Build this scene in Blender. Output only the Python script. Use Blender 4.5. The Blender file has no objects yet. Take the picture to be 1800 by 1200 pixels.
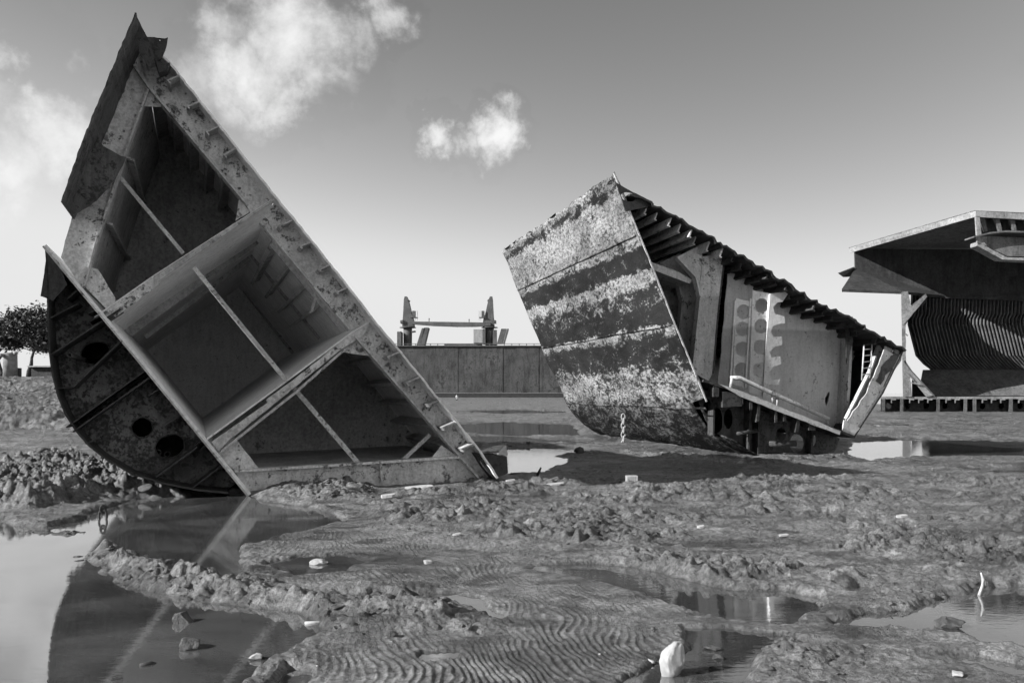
import bpy, bmesh, math, random
import numpy as np
from mathutils import Vector, Matrix
from mathutils.geometry import tessellate_polygon

random.seed(7)
rng = np.random.default_rng(11)
SC = bpy.context.scene
COL = SC.collection

# ---------------------------------------------------------------- camera, world, sun, exposure
F, U0, V0, HC = 1500.0, 900.0, 691.0, 2.0          # focal length and principal point in photo pixels, eye height
cam = bpy.data.cameras.new('camera')
cam.lens, cam.sensor_width, cam.shift_y = 30.0, 36.0, 91.0 / 1800.0
cam.clip_start, cam.clip_end = 0.1, 20000.0
cam_ob = bpy.data.objects.new('camera', cam); COL.objects.link(cam_ob)
cam_ob.location = (0, 0, HC); cam_ob.rotation_euler = (math.radians(90), 0, 0)
SC.camera = cam_ob

SUN_AZ, SUN_EL = math.radians(20), math.radians(27.5)   # azimuth: from the left, swung behind the camera
to_sun = Vector((-math.cos(SUN_AZ) * math.cos(SUN_EL), -math.sin(SUN_AZ) * math.cos(SUN_EL), math.sin(SUN_EL)))
sun = bpy.data.lights.new('sun', 'SUN'); sun.energy = 3.5; sun.angle = math.radians(0.5); sun.color = (1, 1, 1)
sun_ob = bpy.data.objects.new('sun', sun); COL.objects.link(sun_ob)
sun_ob.rotation_euler = to_sun.to_track_quat('Z', 'Y').to_euler()

SC.view_settings.view_transform = 'Standard'; SC.view_settings.look = 'None'
SC.view_settings.exposure = 1.3; SC.view_settings.gamma = 1.0; SC.view_settings.use_curve_mapping = False
SC.cycles.max_bounces = 10; SC.cycles.diffuse_bounces = 8; SC.cycles.glossy_bounces = 3
SC.cycles.caustics_reflective = False; SC.cycles.caustics_refractive = False
try:
    SC.cycles.use_denoising = True; SC.cycles.use_adaptive_sampling = True; SC.cycles.adaptive_threshold = .02; SC.cycles.adaptive_min_samples = 12
except Exception:
    pass


class NT:
    """small helper for node trees"""
    def __init__(s, tree): s.t = tree; tree.nodes.clear()
    def n(s, kind, props=None, **inp):
        nd = s.t.nodes.new(kind)
        for k, v in (props or {}).items(): setattr(nd, k, v)
        for k, v in inp.items():
            key = int(k[1:]) if k[0] == 'i' and k[1:].isdigit() else k.replace('_', ' ')
            s.set(nd, key, v)
        return nd
    def set(s, nd, key, v):
        sock = nd.inputs[key]
        if isinstance(v, bpy.types.NodeSocket): s.t.links.new(v, sock)
        elif isinstance(v, bpy.types.Node): s.t.links.new(v.outputs[0], sock)
        else:
            if isinstance(v, (int, float)) and hasattr(sock.default_value, '__len__'):
                v = (v, v, v, 1) if len(sock.default_value) == 4 else (v, v, v)
            sock.default_value = v
    def math(s, op, a, b=0.0, c=0.0, clamp=False): return s.n('ShaderNodeMath', dict(operation=op, use_clamp=clamp), i0=a, i1=b, i2=c).outputs[0]
    def noise(s, vec, scale, detail=5, rough=.55, dist=0.0):
        return s.n('ShaderNodeTexNoise', None, Vector=vec, Scale=scale, Detail=detail, Roughness=rough, Distortion=dist).outputs[0]
    def ramp(s, fac, stops, interp='LINEAR'):
        nd = s.n('ShaderNodeValToRGB', None, Fac=fac); cr = nd.color_ramp; cr.interpolation = interp
        while len(cr.elements) < len(stops): cr.elements.new(0.5)
        for e, (p, c) in zip(cr.elements, stops): e.position = p; e.color = (c, c, c, 1)
        return nd.outputs[0]
    def step(s, x, a, b):
        nd = s.n('ShaderNodeMapRange', dict(interpolation_type='SMOOTHSTEP'), Value=x)
        s.set(nd, 1, a); s.set(nd, 2, b); s.set(nd, 3, 0.0); s.set(nd, 4, 1.0)
        return nd.outputs[0]
    def mix(s, fac, a, b):
        nd = s.n('ShaderNodeMix', dict(data_type='FLOAT')); s.set(nd, 0, fac); s.set(nd, 2, a); s.set(nd, 3, b); return nd.outputs[0]
    def scale(s, vec, v): return s.n('ShaderNodeMapping', None, Vector=vec, Scale=v).outputs[0]


world = bpy.data.worlds.new('World'); SC.world = world; world.use_nodes = True
W = NT(world.node_tree)
dirv = W.n('ShaderNodeTexCoord').outputs['Generated']
dsep = W.n('ShaderNodeSeparateXYZ', None, Vector=dirv)
dsky = W.n('ShaderNodeCombineXYZ', None, X=dsep.outputs[0], Y=dsep.outputs[1], Z=W.math('MAXIMUM', dsep.outputs[2], .045))   # the haze on the horizon keeps its brightness
sky = W.n('ShaderNodeTexSky', dict(sky_type='NISHITA', sun_disc=False, sun_elevation=SUN_EL,
          sun_rotation=-math.atan2(to_sun.x, to_sun.y), altitude=0, air_density=1.0, dust_density=0.7, ozone_density=1.0), Vector=dsky.outputs[0])
sep = W.n('ShaderNodeSeparateColor', None, Color=sky)                     # a monochrome picture through a red filter
grey_sky = W.math('ADD', W.math('MULTIPLY', sep.outputs[0], 0.85), W.math('MULTIPLY', sep.outputs[1], 0.15))
grey_sky = W.math('SMOOTH_MIN', W.math('MULTIPLY', W.math('POWER', W.math('MULTIPLY', grey_sky, .2), 1.6), 6.4), 3.0, 1.6)   # film curve: deep blue goes dark, the bright haze rolls off
def sky_dir(u, v): return Vector(((u - U0) / F, 1, (V0 - v) / F)).normalized()
blobs = None
warp = W.n('ShaderNodeVectorMath', dict(operation='SUBTRACT'), i0=W.n('ShaderNodeTexNoise', None, Vector=dirv, Scale=11.0, Detail=6.0, Roughness=.62).outputs['Color'], i1=(.5, .5, .5)).outputs[0]
wdir = W.n('ShaderNodeVectorMath', dict(operation='ADD'), i0=dirv, i1=W.n('ShaderNodeVectorMath', dict(operation='SCALE'), i0=warp, Scale=.14).outputs[0]).outputs[0]
for (u, v, r, k) in [(430, 120, .085, 1.0), (510, 60, .09, 1.0), (400, 20, .06, .75), (500, 170, .055, .85), (560, 120, .06, .7), (340, 150, .07, .7),
                     (590, 40, .05, .6), (680, 20, .045, .75), (620, 60, .05, .6), (600, 150, .06, .45), (768, 236, .036, 1.0), (882, 228, .044, 1.05), (840, 250, .034, .8), (815, 236, .03, .7),
                     (90, 255, .06, .8), (30, 290, .06, .65), (5, 130, .04, .8), (130, 135, .045, .55), (60, 215, .03, .7), (-250, 150, .2, .8), (2100, 120, .12, .7), (1500, -420, .16, .8), (300, -500, .2, .9)]:
    d = W.n('ShaderNodeVectorMath', dict(operation='DISTANCE'), i0=wdir, i1=tuple(sky_dir(u, v))).outputs['Value']
    b = W.math('MULTIPLY', W.math('SUBTRACT', 1.0, W.step(d, 0.0, r * 1.25)), k)
    blobs = b if blobs is None else W.math('MAXIMUM', blobs, b)
nz = W.noise(dirv, 9.0, 9, .6, .35)
nz2 = W.noise(dirv, 26.0, 7, .62, .3)
cl = W.math('ADD', W.math('MULTIPLY', W.math('SUBTRACT', nz, .5), 1.9), W.math('MULTIPLY', W.math('SUBTRACT', nz2, .5), .7))
cl = W.math('MULTIPLY', W.math('ADD', cl, W.math('SUBTRACT', W.math('MULTIPLY', blobs, 1.35), .42)), W.step(blobs, .02, .35))
dens = W.math('POWER', W.step(cl, -.08, 1.2), 0.9)
cloud_val = 4.0
final = W.mix(W.math('MULTIPLY', dens, .85), grey_sky, cloud_val)
bg = W.n('ShaderNodeBackground', None, Color=final, Strength=0.109)
out = W.n('ShaderNodeOutputWorld'); W.t.links.new(bg.outputs[0], out.inputs[0])


# ---------------------------------------------------------------- helpers
CAM = Vector((0, 0, HC))
def ray(u, v): return Vector(((u - U0) / F, 1.0, (V0 - v) / F))
def G(u, v, z=0.0):                                  # the point of the ground that the photo shows at (u, v)
    d = ray(u, v); t = (z - HC) / d.z; return CAM + d * t
def at(u, v, Y): return CAM + ray(u, v) * Y          # a point at distance Y

class Block:
    """a piece of ship cut off square: a cut plane through o, its length running along the horizontal axis a"""
    def __init__(s, o, a, ext=None):
        s.o = Vector(o); s.a = Vector(a).normalized(); s.ext = Vector(ext) if ext else s.a
    def pt(s, u, v, d=0.0):
        r = ray(u, v); lam = (d - (CAM - s.o).dot(s.a)) / r.dot(s.a); return CAM + r * lam

ROOT = {}
def tag(o, label=None, cat=None, group=None, kind=None):
    for k, v in (('label', label), ('category', cat), ('group', group), ('kind', kind)):
        if v: o[k] = v
    return o
def empty(name, loc):
    o = bpy.data.objects.new(name, None); COL.objects.link(o); o.location = loc; o.empty_display_size = .2
    ROOT[o] = Vector(loc); return o
def mesh_obj(name, verts, faces, mat, parent=None, smooth=False, loc=None):
    if parent is not None: base = ROOT[parent]
    else: base = Vector(loc) if loc is not None else Vector((0, 0, 0))
    me = bpy.data.meshes.new(name)
    me.from_pydata([tuple(Vector(v) - base) for v in verts], [], faces)
    me.materials.append(mat)
    if smooth: me.polygons.foreach_set('use_smooth', [True] * len(me.polygons))
    o = bpy.data.objects.new(name, me); COL.objects.link(o)
    ROOT[o] = base
    if parent is not None: o.parent = parent
    else: o.location = base
    return o
def fix_normals(me):
    bm = bmesh.new(); bm.from_mesh(me); bmesh.ops.recalc_face_normals(bm, faces=bm.faces); bm.to_mesh(me); bm.free()

def prism_geo(B, outer, d0, d1, holes=(), trace=None, flip=None):
    trace = d0 if trace is None else trace
    loops = [[B.pt(u, v, trace) for (u, v) in outer]] + [[B.pt(u, v, trace) for (u, v) in h] for h in holes]
    tris = tessellate_polygon(loops)
    flat = [p for l in loops for p in l]; n = len(flat)
    V = [p + B.ext * (d0 - trace) for p in flat] + [p + B.ext * (d1 - trace) for p in flat]
    Fc = [tuple(t) for t in tris] + [tuple(i + n for i in reversed(t)) for t in tris]
    k = 0
    for l in loops:
        m = len(l)
        for i in range(m):
            j = (i + 1) % m; Fc.append((k + i, k + j, n + k + j, n + k + i))
        k += m
    return V, Fc
def prism(name, B, outer, d0, d1, mat, parent, holes=(), trace=None):
    """a plate or profile: an outline on the cut plane pushed along the block's length from d0 to d1"""
    V, Fc = prism_geo(B, outer, d0, d1, holes, trace)
    o = mesh_obj(name, V, Fc, mat, parent); fix_normals(o.data); return o
def strip(pts, th, side=0.5):
    """outline of a bent bar: a polyline with thickness th (photo pixels)"""
    P = [Vector((p[0], p[1])) for p in pts]; N = []
    for i in range(len(P)):
        d = (P[min(i + 1, len(P) - 1)] - P[max(i - 1, 0)]).normalized(); N.append(Vector((-d.y, d.x)))
    a = [P[i] + N[i] * th * side for i in range(len(P))]; b = [P[i] - N[i] * th * (1 - side) for i in range(len(P))]
    return [tuple(p) for p in a] + [tuple(p) for p in reversed(b)]
def jag(poly, amp=1.5, step=9, closed=True, segs=None):
    out = []; n = len(poly)
    for i in range(n if closed else n - 1):
        p, q = Vector(poly[i]), Vector(poly[(i + 1) % n]); out.append(tuple(p))
        if segs is not None and i not in segs: continue
        L = (q - p).length; k = int(L / step); d = (q - p).normalized() if L > 0 else Vector((0, 0)); nn = Vector((-d.y, d.x))
        for j in range(1, k):
            f = (j + random.uniform(-.35, .35)) / k; out.append(tuple(p.lerp(q, f) + nn * random.uniform(-amp, amp)))
    if not closed: out.append(tuple(poly[-1]))
    return out
def ell(u, v, a, b, rot=0, n=22, wob=.04):
    r = math.radians(rot); o = []
    for i in range(n):
        t = 2 * math.pi * i / n; k = 1 + random.uniform(-wob, wob); x, y = a * k * math.cos(t), b * k * math.sin(t)
        o.append((u + x * math.cos(r) - y * math.sin(r), v + x * math.sin(r) + y * math.cos(r)))
    return o
def tube_geo(path, r, n=8, cap=True):
    V, Fc = [], []
    P = [Vector(p) for p in path]
    for i, p in enumerate(P):
        d = (P[min(i + 1, len(P) - 1)] - P[max(i - 1, 0)]).normalized()
        x = d.cross(Vector((0, 0, 1)));  x = x.normalized() if x.length > .05 else Vector((1, 0, 0))
        y = d.cross(x); rr = r[i] if hasattr(r, '__len__') else r
        for k in range(n):
            t = 2 * math.pi * k / n; V.append(p + (x * math.cos(t) + y * math.sin(t)) * rr)
    for i in range(len(P) - 1):
        for k in range(n):
            a, b = i * n + k, i * n + (k + 1) % n; Fc.append((a, b, b + n, a + n))
    if cap: Fc += [tuple(reversed(range(n))), tuple(range(len(V) - n, len(V)))]
    return V, Fc
def tube(name, path, r, mat, parent=None, n=8, loc=None):
    V, Fc = tube_geo(path, r, n); return mesh_obj(name, V, Fc, mat, parent, True, loc)
def box_geo(x0, x1, y0, y1, z0, z1):
    V = [(x, y, z) for z in (z0, z1) for y in (y0, y1) for x in (x0, x1)]
    return V, [(0, 2, 3, 1), (4, 5, 7, 6), (0, 1, 5, 4), (2, 6, 7, 3), (0, 4, 6, 2), (1, 3, 7, 5)]
def box(name, x0, x1, y0, y1, z0, z1, mat, parent=None, loc=None):
    V, Fc = box_geo(x0, x1, y0, y1, z0, z1); return mesh_obj(name, V, Fc, mat, parent, False, loc)
def merge(geos):
    V, Fc = [], []
    for v, f in geos:
        k = len(V); V += [Vector(p) for p in v]; Fc += [tuple(i + k for i in t) for t in f]
    return V, Fc


# ---------------------------------------------------------------- materials (a black and white photograph: every colour is a grey)
def new_mat(name):
    m = bpy.data.materials.new(name); m.use_nodes = True; return m, NT(m.node_tree)
def finish(T, col, rough, bump=None, bstr=.4, bdist=.02, spec=.4):
    b = T.n('ShaderNodeBsdfPrincipled'); T.set(b, 'Roughness', rough); T.set(b, 'Specular IOR Level', spec)
    if isinstance(col, (int, float)): T.set(b, 'Base Color', col)
    else: T.t.links.new(col, b.inputs['Base Color'])
    if bump is not None:
        bn = T.n('ShaderNodeBump', None, Height=bump, Strength=bstr, Distance=bdist); T.t.links.new(bn.outputs[0], b.inputs['Normal'])
    o = T.n('ShaderNodeOutputMaterial'); T.t.links.new(b.outputs[0], o.inputs[0])
def steel(name, light, mid, dark, patch=.5, spots=.6, streak=.35, rough=.75, sc=1.0, tide=None, grain=1.0):
    """old painted ship steel: paint worn to two tones, rust patches, pits and runs"""
    m, T = new_mat(name); P = T.n('ShaderNodeTexCoord').outputs['Object']
    big = T.noise(P, .7 * sc, 6, .6, .6); med = T.noise(P, 3.2 * sc, 6, .65, .4); fine = T.noise(P, 14 * sc, 5, .7)
    runs = T.noise(T.scale(P, (2.6, 2.6, .5)), 1.9 * sc, 7, .7, .9)
    c = T.mix(T.step(T.math('ADD', T.math('MULTIPLY', big, .65), T.math('MULTIPLY', med, .35)), .38, .62), mid, light)
    c = T.math('MULTIPLY', c, T.mix(T.step(runs, .42, .72), 1.0, 1 - streak))
    rust = T.step(T.math('ADD', T.math('MULTIPLY', big, .25), T.math('ADD', T.math('MULTIPLY', med, .42), T.math('MULTIPLY', fine, .33))), 1 - patch - .035, 1 - patch + .035)
    c = T.mix(T.math('MULTIPLY', rust, T.mix(T.step(fine, .35, .6), .55, 1.0)), c, dark)
    vor = T.n('ShaderNodeTexVoronoi', dict(feature='F1'), Vector=T.n('ShaderNodeVectorMath', dict(operation='ADD'), i0=P, i1=T.n('ShaderNodeVectorMath', dict(operation='SCALE'), i0=T.n('ShaderNodeTexNoise', None, Vector=P, Scale=9 * sc).outputs['Color'], Scale=.12).outputs[0]).outputs[0], Scale=8.0 * sc).outputs['Distance']
    pit = T.math('MULTIPLY', T.math('SUBTRACT', 1.0, T.step(vor, .15, .27)), T.step(med, .47, .57))
    c = T.mix(T.math('MULTIPLY', pit, spots), c, dark * .6)
    c = T.math('MULTIPLY', c, T.mix(T.step(fine, .25, .75), 1 - .38 * grain, 1 + .34 * grain))
    if tide:                                              # a scum line left by the water inside the hold
        z = T.math('ADD', T.n('ShaderNodeSeparateXYZ', None, Vector=P).outputs[2], T.math('MULTIPLY', T.math('SUBTRACT', big, .5), .25))
        c = T.math('MULTIPLY', c, T.mix(T.step(z, tide[0] - .06, tide[0] + .06), tide[1], 1.0))
    h = T.math('ADD', T.math('ADD', T.math('MULTIPLY', med, .8), T.math('MULTIPLY', fine, .35)), T.math('MULTIPLY', T.math('ADD', pit, rust), -.25))
    h = T.math('ADD', h, T.math('MULTIPLY', big, 1.5))
    finish(T, c, rough, h, .55, .03, .35); return m

M = {}
M['white'] = steel('weathered_white_paint', .86, .55, .10, .455, .95, .25)
M['pale'] = steel('worn_pale_paint', .70, .45, .09, .44, .7, .25)
M['inner'] = steel('sheltered_hold_paint', .93, .80, .30, .40, .4, .2, grain=.4)
M['grey'] = steel('worn_grey_paint', .52, .34, .10, .43, .4, .25)
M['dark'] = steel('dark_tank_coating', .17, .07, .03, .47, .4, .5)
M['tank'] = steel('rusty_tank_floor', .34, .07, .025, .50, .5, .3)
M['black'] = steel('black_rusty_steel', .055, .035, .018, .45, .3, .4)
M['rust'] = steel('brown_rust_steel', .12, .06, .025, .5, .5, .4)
M['bulk'] = steel('stained_white_bulkhead', .93, .80, .25, .405, .5, .2, tide=(4.05, .66), grain=.3)
M['web'] = steel('stained_frame_paint', .82, .58, .10, .43, .8, .35, tide=(5.0, .72), grain=.6)
M['shipside'] = steel('far_ship_side', .11, .05, .022, .45, .2, .6, sc=.12)
M['shipdeck'] = steel('far_ship_crane', .13, .09, .05, .35, .2, .3, sc=.25)
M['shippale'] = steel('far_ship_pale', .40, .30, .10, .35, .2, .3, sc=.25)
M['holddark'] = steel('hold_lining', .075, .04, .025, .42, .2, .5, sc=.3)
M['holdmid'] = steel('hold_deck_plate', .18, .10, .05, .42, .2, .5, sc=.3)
M['holdpale'] = steel('cut_edge_paint', .36, .20, .08, .40, .5, .3, sc=.35)

# outer shell of the middle section: bands of fouling and old paint that follow the waterlines
m, T = new_mat('banded_fouled_shell'); M['shell2'] = m
P = T.scale(T.n('ShaderNodeTexCoord').outputs['Object'], (1, .38, 1)); g = T.n('ShaderNodeAttribute', dict(attribute_name='girth')).outputs['Fac']
big = T.noise(P, .5, 4, .6, .5); med = T.noise(P, 2.6, 6, .72, .5); fine = T.noise(P, 12, 5, .75, .2)
drag = T.noise(P, 1.7, 5, .62, .5)
gg = T.math('ADD', g, T.math('ADD', T.math('MULTIPLY', T.math('SUBTRACT', drag, .5), 40.0), T.math('MULTIPLY', T.math('SUBTRACT', big, .5), 14.0)))
def gs(v): return (v - 300.0) / 520.0
band = T.ramp(T.math('DIVIDE', T.math('SUBTRACT', gg, 300.0), 520.0),      # how much of the pale coat is left at each height
    [(gs(300), .72), (gs(318), .64), (gs(324), .22), (gs(333), .30), (gs(338), .82), (gs(400), .78), (gs(428), .62), (gs(433), .0), (gs(466), .12), (gs(472), .82), (gs(492), .62), (gs(500), .34), (gs(522), .26), (gs(548), .0),
     (gs(565), .04), (gs(570), .70), (gs(584), .45), (gs(592), .02), (gs(632), .16), (gs(650), .55), (gs(690), .62), (gs(712), .50), (gs(745), .42), (gs(815), .30)])
fl = T.math('ADD', T.math('MULTIPLY', med, .62), T.math('MULTIPLY', fine, .38))
cover = T.step(T.math('ADD', T.math('SUBTRACT', band, .5), T.math('MULTIPLY', T.math('SUBTRACT', fl, .5), 4.2)), -.22, .26)
c = T.mix(cover, T.mix(med, .012, .04), T.mix(T.step(fine, .35, .65), .12, .42))
low = T.step(g, 690.0, 740.0)
c = T.math('MULTIPLY', c, T.mix(low, 1.0, .42)); c = T.math('MULTIPLY', c, T.mix(T.step(T.math('ADD', T.math('MULTIPLY', big, .5), T.math('MULTIPLY', drag, .5)), .38, .60), .50, 1.12))
barn = T.n('ShaderNodeTexVoronoi', dict(feature='F1'), Vector=P, Scale=10.0).outputs['Distance']
bs = T.math('MULTIPLY', T.math('SUBTRACT', 1.0, T.step(barn, .13, .20)), T.step(drag, .50, .62))
c = T.mix(T.math('MULTIPLY', bs, .55), c, .42)
hh = T.math('ADD', T.math('ADD', T.math('MULTIPLY', fine, .6), T.math('MULTIPLY', med, .8)), T.math('MULTIPLY', bs, .4))
finish(T, c, .85, hh, .8, .04, .12)

# mud
def mud_mat(name, k=1.0, wet=True):
    m, T = new_mat(name); P = T.n('ShaderNodeTexCoord').outputs['Object']
    z = T.n('ShaderNodeSeparateXYZ', None, Vector=P).outputs[2]
    big = T.noise(P, .35, 5, .6, .5); med = T.noise(P, 2.6, 5, .65, .4); fine = T.noise(P, 20, 5, .72); vf = T.noise(P, 75, 3, .7)
    c = T.mix(T.step(big, .38, .62), .105 * k, .165 * k)
    c = T.math('MULTIPLY', c, T.mix(T.step(med, .36, .64), .68, 1.22)); c = T.math('MULTIPLY', c, T.mix(T.step(fine, .36, .64), .55, 1.4)); c = T.math('MULTIPLY', c, T.mix(T.step(vf, .3, .7), .8, 1.2))
    speck = T.step(T.noise(P, 48, 3, .6), .66, .72); c = T.mix(T.math('MULTIPLY', speck, .45), c, .24 * k)
    damp = T.step(T.noise(T.scale(P, (.7, 1.3, 1)), 1.0, 5, .68, 1.2), .50, .60)      # patches where the film of water has not drained
    c = T.math('MULTIPLY', c, T.mix(damp, 1.12, .60)); rough = T.mix(damp, T.mix(med, .45, .75), .30)
    if wet:
        w = T.math('SUBTRACT', 1.0, T.step(T.math('ADD', z, T.math('MULTIPLY', T.math('SUBTRACT', med, .5), .03)), .0, .035))
        c = T.math('MULTIPLY', c, T.mix(w, 1.0, .66)); rough = T.mix(w, rough, .34)
    h = T.math('ADD', T.math('MULTIPLY', fine, .7), T.math('MULTIPLY', vf, .25))
    finish(T, c, rough, h, 1.0, .05, .45); return m
M['mud'] = mud_mat('wet_mud'); M['clod'] = mud_mat('mud_lump', .8)

m, T = new_mat('standing_water'); M['water'] = m
P = T.n('ShaderNodeTexCoord').outputs['Object']
w1 = T.noise(T.scale(P, (1, 2.2, 1)), 5.0, 4, .55, .3); w2 = T.noise(T.scale(P, (1, 1.6, 1)), 22, 3, .5)
bn = T.n('ShaderNodeBump', None, Height=T.math('ADD', w1, T.math('MULTIPLY', w2, .25)), Strength=.10, Distance=.006)
silt = T.mix(T.step(T.noise(P, .9, 5, .6, .6), .35, .65), .045, .10)
df = T.n('ShaderNodeBsdfDiffuse', None, Color=silt); gl = T.n('ShaderNodeBsdfGlossy', None, Color=.95, Roughness=.015)
T.t.links.new(bn.outputs[0], gl.inputs['Normal']); T.t.links.new(bn.outputs[0], df.inputs['Normal'])
fr = T.n('ShaderNodeFresnel', None, IOR=2.3)
mx = T.n('ShaderNodeMixShader', None, Fac=T.math('MULTIPLY_ADD', fr.outputs[0], .78, .22, True))
T.t.links.new(df.outputs[0], mx.inputs[1]); T.t.links.new(gl.outputs[0], mx.inputs[2])
o = T.n('ShaderNodeOutputMaterial'); T.t.links.new(mx.outputs[0], o.inputs[0])

def simple(name, a, b, sc=8, rough=.7, bstr=.4, bdist=.01):
    m, T = new_mat(name); P = T.n('ShaderNodeTexCoord').outputs['Object']
    n1 = T.noise(P, sc, 6, .65, .3); n2 = T.noise(P, sc * 5, 4, .65)
    c = T.mix(T.step(T.math('ADD', T.math('MULTIPLY', n1, .7), T.math('MULTIPLY', n2, .3)), .35, .65), a, b)
    finish(T, c, rough, T.math('ADD', n1, T.math('MULTIPLY', n2, .4)), bstr, bdist, .3); M[name] = m; return m
simple('white_stone', .28, .44, 6, .8); simple('white_foam', .32, .46, 10, .8, .2); simple('dark_stone', .04, .10, 8, .6)
simple('stick', .35, .55, 10, .7); simple('bark', .03, .07, 4, .9, .8, .05); simple('leaf', .035, .085, 2.5, .6)
simple('concrete', .14, .26, 2, .85); simple('chain_steel', .28, .46, 9, .6); simple('skin', .10, .16, 10, .6); simple('cloth_white', .55, .7, 12, .9); simple('cloth_dark', .03, .06, 12, .9)
simple('wood_dark', .03, .07, 8, .7)

# ---------------------------------------------------------------- the ground: one sheet of tidal mud with pools, ridges and ripples
def _h(ix, iy, seed):
    h = (ix.astype(np.int64) * 374761393 + iy.astype(np.int64) * 668265263 + seed * 974711) & 0xffffffff
    h = ((h ^ (h >> 13)) * 1274126177) & 0xffffffff
    return h ^ (h >> 16)
def perlin(x, y, seed=0):
    x0, y0 = np.floor(x), np.floor(y); fx, fy = x - x0, y - y0; ix, iy = x0.astype(np.int64), y0.astype(np.int64)
    def gr(dx, dy):
        a = _h(ix + dx, iy + dy, seed) * (2 * math.pi / 4294967296.0); return np.cos(a) * (fx - dx) + np.sin(a) * (fy - dy)
    sx, sy = fx * fx * fx * (fx * (fx * 6 - 15) + 10), fy * fy * fy * (fy * (fy * 6 - 15) + 10)
    a = gr(0, 0) * (1 - sx) + gr(1, 0) * sx; b = gr(0, 1) * (1 - sx) + gr(1, 1) * sx
    return (a * (1 - sy) + b * sy) * 1.5
def fbm(x, y, oct=4, seed=0, gain=.5, ridged=False):
    t = np.zeros_like(x); a = 1.0; n = 0.0
    for i in range(oct):
        p = perlin(x, y, seed + i * 17)
        t += a * ((1 - 2 * np.abs(p)) if ridged else p); n += a; a *= gain; x = x * 2.03 + 7.1; y = y * 2.03 - 3.7
    return t / n
def worley(x, y, seed=0):
    x0, y0 = np.floor(x).astype(np.int64), np.floor(y).astype(np.int64); best = np.full(x.shape, 9.0); val = np.zeros(x.shape)
    for dx in (-1, 0, 1):
        for dy in (-1, 0, 1):
            h1 = _h(x0 + dx, y0 + dy, seed) / 4294967296.0; h2 = _h(x0 + dx, y0 + dy, seed + 5) / 4294967296.0
            d = (x0 + dx + h1 - x) ** 2 + (y0 + dy + h2 - y) ** 2; k = d < best
            best = np.where(k, d, best); val = np.where(k, h1 * .6 + h2 * .4, val)
    return np.sqrt(best), val
def sstep(a, b, x):
    t = np.clip((x - a) / (b - a), 0, 1); return t * t * (3 - 2 * t)
def sdist(poly, X, Y):
    """signed distance (positive outside) to a polygon on the ground"""
    d = np.full(X.shape, 1e9); ins = np.zeros(X.shape, bool); n = len(poly)
    for i in range(n):
        ax, ay = poly[i]; bx, by = poly[(i + 1) % n]; ex, ey = bx - ax, by - ay
        t = np.clip(((X - ax) * ex + (Y - ay) * ey) / (ex * ex + ey * ey + 1e-9), 0, 1)
        d = np.minimum(d, (X - ax - t * ex) ** 2 + (Y - ay - t * ey) ** 2)
        c = ((ay > Y) != (by > Y)) & (X < (bx - ax) * (Y - ay) / ((by - ay) if by != ay else 1e-9) + ax); ins ^= c
    d = np.sqrt(d); return np.where(ins, -d, d)
def gp(pts): return [(G(u, v).x, G(u, v).y) for (u, v) in pts]

POOLS = [gp(p) for p in [
    [(-500, 900), (0, 910), (30, 922), (80, 926), (140, 913), (175, 892), (205, 884), (260, 872), (420, 866), (480, 882), (560, 893), (612, 914), (545, 932), (470, 948), (425, 962), (435, 985), (420, 1030), (560, 1090), (585, 1118), (530, 1135), (480, 1165), (430, 1215), (330, 1320), (-700, 1320)],
    [(458, 992), (520, 978), (600, 975), (652, 986), (600, 1004), (520, 1011)],
    [(722, 1046), (790, 1042), (850, 1054), (885, 1085), (870, 1092), (800, 1066), (735, 1063)], [(585, 1046), (690, 1040), (685, 1062), (610, 1064)],
    [(925, 1002), (960, 992), (1040, 988), (1120, 997), (1200, 1018), (1290, 1036), (1390, 1038), (1440, 1052), (1446, 1072), (1415, 1097), (1385, 1104), (1335, 1098), (1270, 1086), (1190, 1062), (1100, 1034), (1000, 1014)],
    [(1200, 1102), (1290, 1105), (1392, 1117), (1360, 1145), (1325, 1168), (1318, 1215), (1080, 1215), (1110, 1185), (1190, 1152), (1212, 1125)],
    [(1448, 1099), (1500, 1082), (1590, 1072), (1625, 1058), (1720, 1035), (1800, 1026), (2200, 1000), (2200, 1180), (1860, 1166), (1700, 1127), (1580, 1106), (1490, 1104)],
    [(1635, 1151), (1720, 1154), (1800, 1166), (1950, 1172), (1950, 1215), (1770, 1196), (1700, 1182)], [(1360, 1131), (1400, 1125), (1480, 1140), (1430, 1149), (1350, 1144)],
    [(1462, 926), (1540, 920), (1600, 922), (1608, 932), (1540, 938)], [(1385, 909), (1460, 904), (1470, 914), (1400, 918)], [(1680, 826), (1760, 820), (2000, 820), (2000, 832), (1760, 834)],  # some of these strips are dark shadowed trenches, shaped as pools
    [(836, 800), (880, 786), (950, 782), (1055, 790), (1030, 806), (1000, 816), (950, 834), (880, 838), (836, 832)],
    [(780, 762), (900, 766), (1040, 774), (1050, 783), (900, 782), (780, 780)], [(770, 744), (900, 740), (1010, 744), (1030, 768), (880, 766), (770, 760)], [(780, 722), (900, 719), (1000, 722), (1000, 727), (880, 728)],
    [(1488, 774), (1600, 771), (1720, 772), (1830, 773), (2000, 773), (2000, 805), (1720, 804), (1600, 806), (1530, 812), (1488, 803)],
    [(1520, 745), (1600, 743), (1620, 749), (1540, 751)], [(500, 1172), (560, 1180), (540, 1215), (470, 1215)], [(740, 1150), (800, 1146), (815, 1156), (750, 1162)],
    [(1480, 1035), (1530, 1030), (1560, 1040), (1500, 1048)], [(-300, 785), (-20, 780), (60, 790), (-20, 800)]]]
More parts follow.
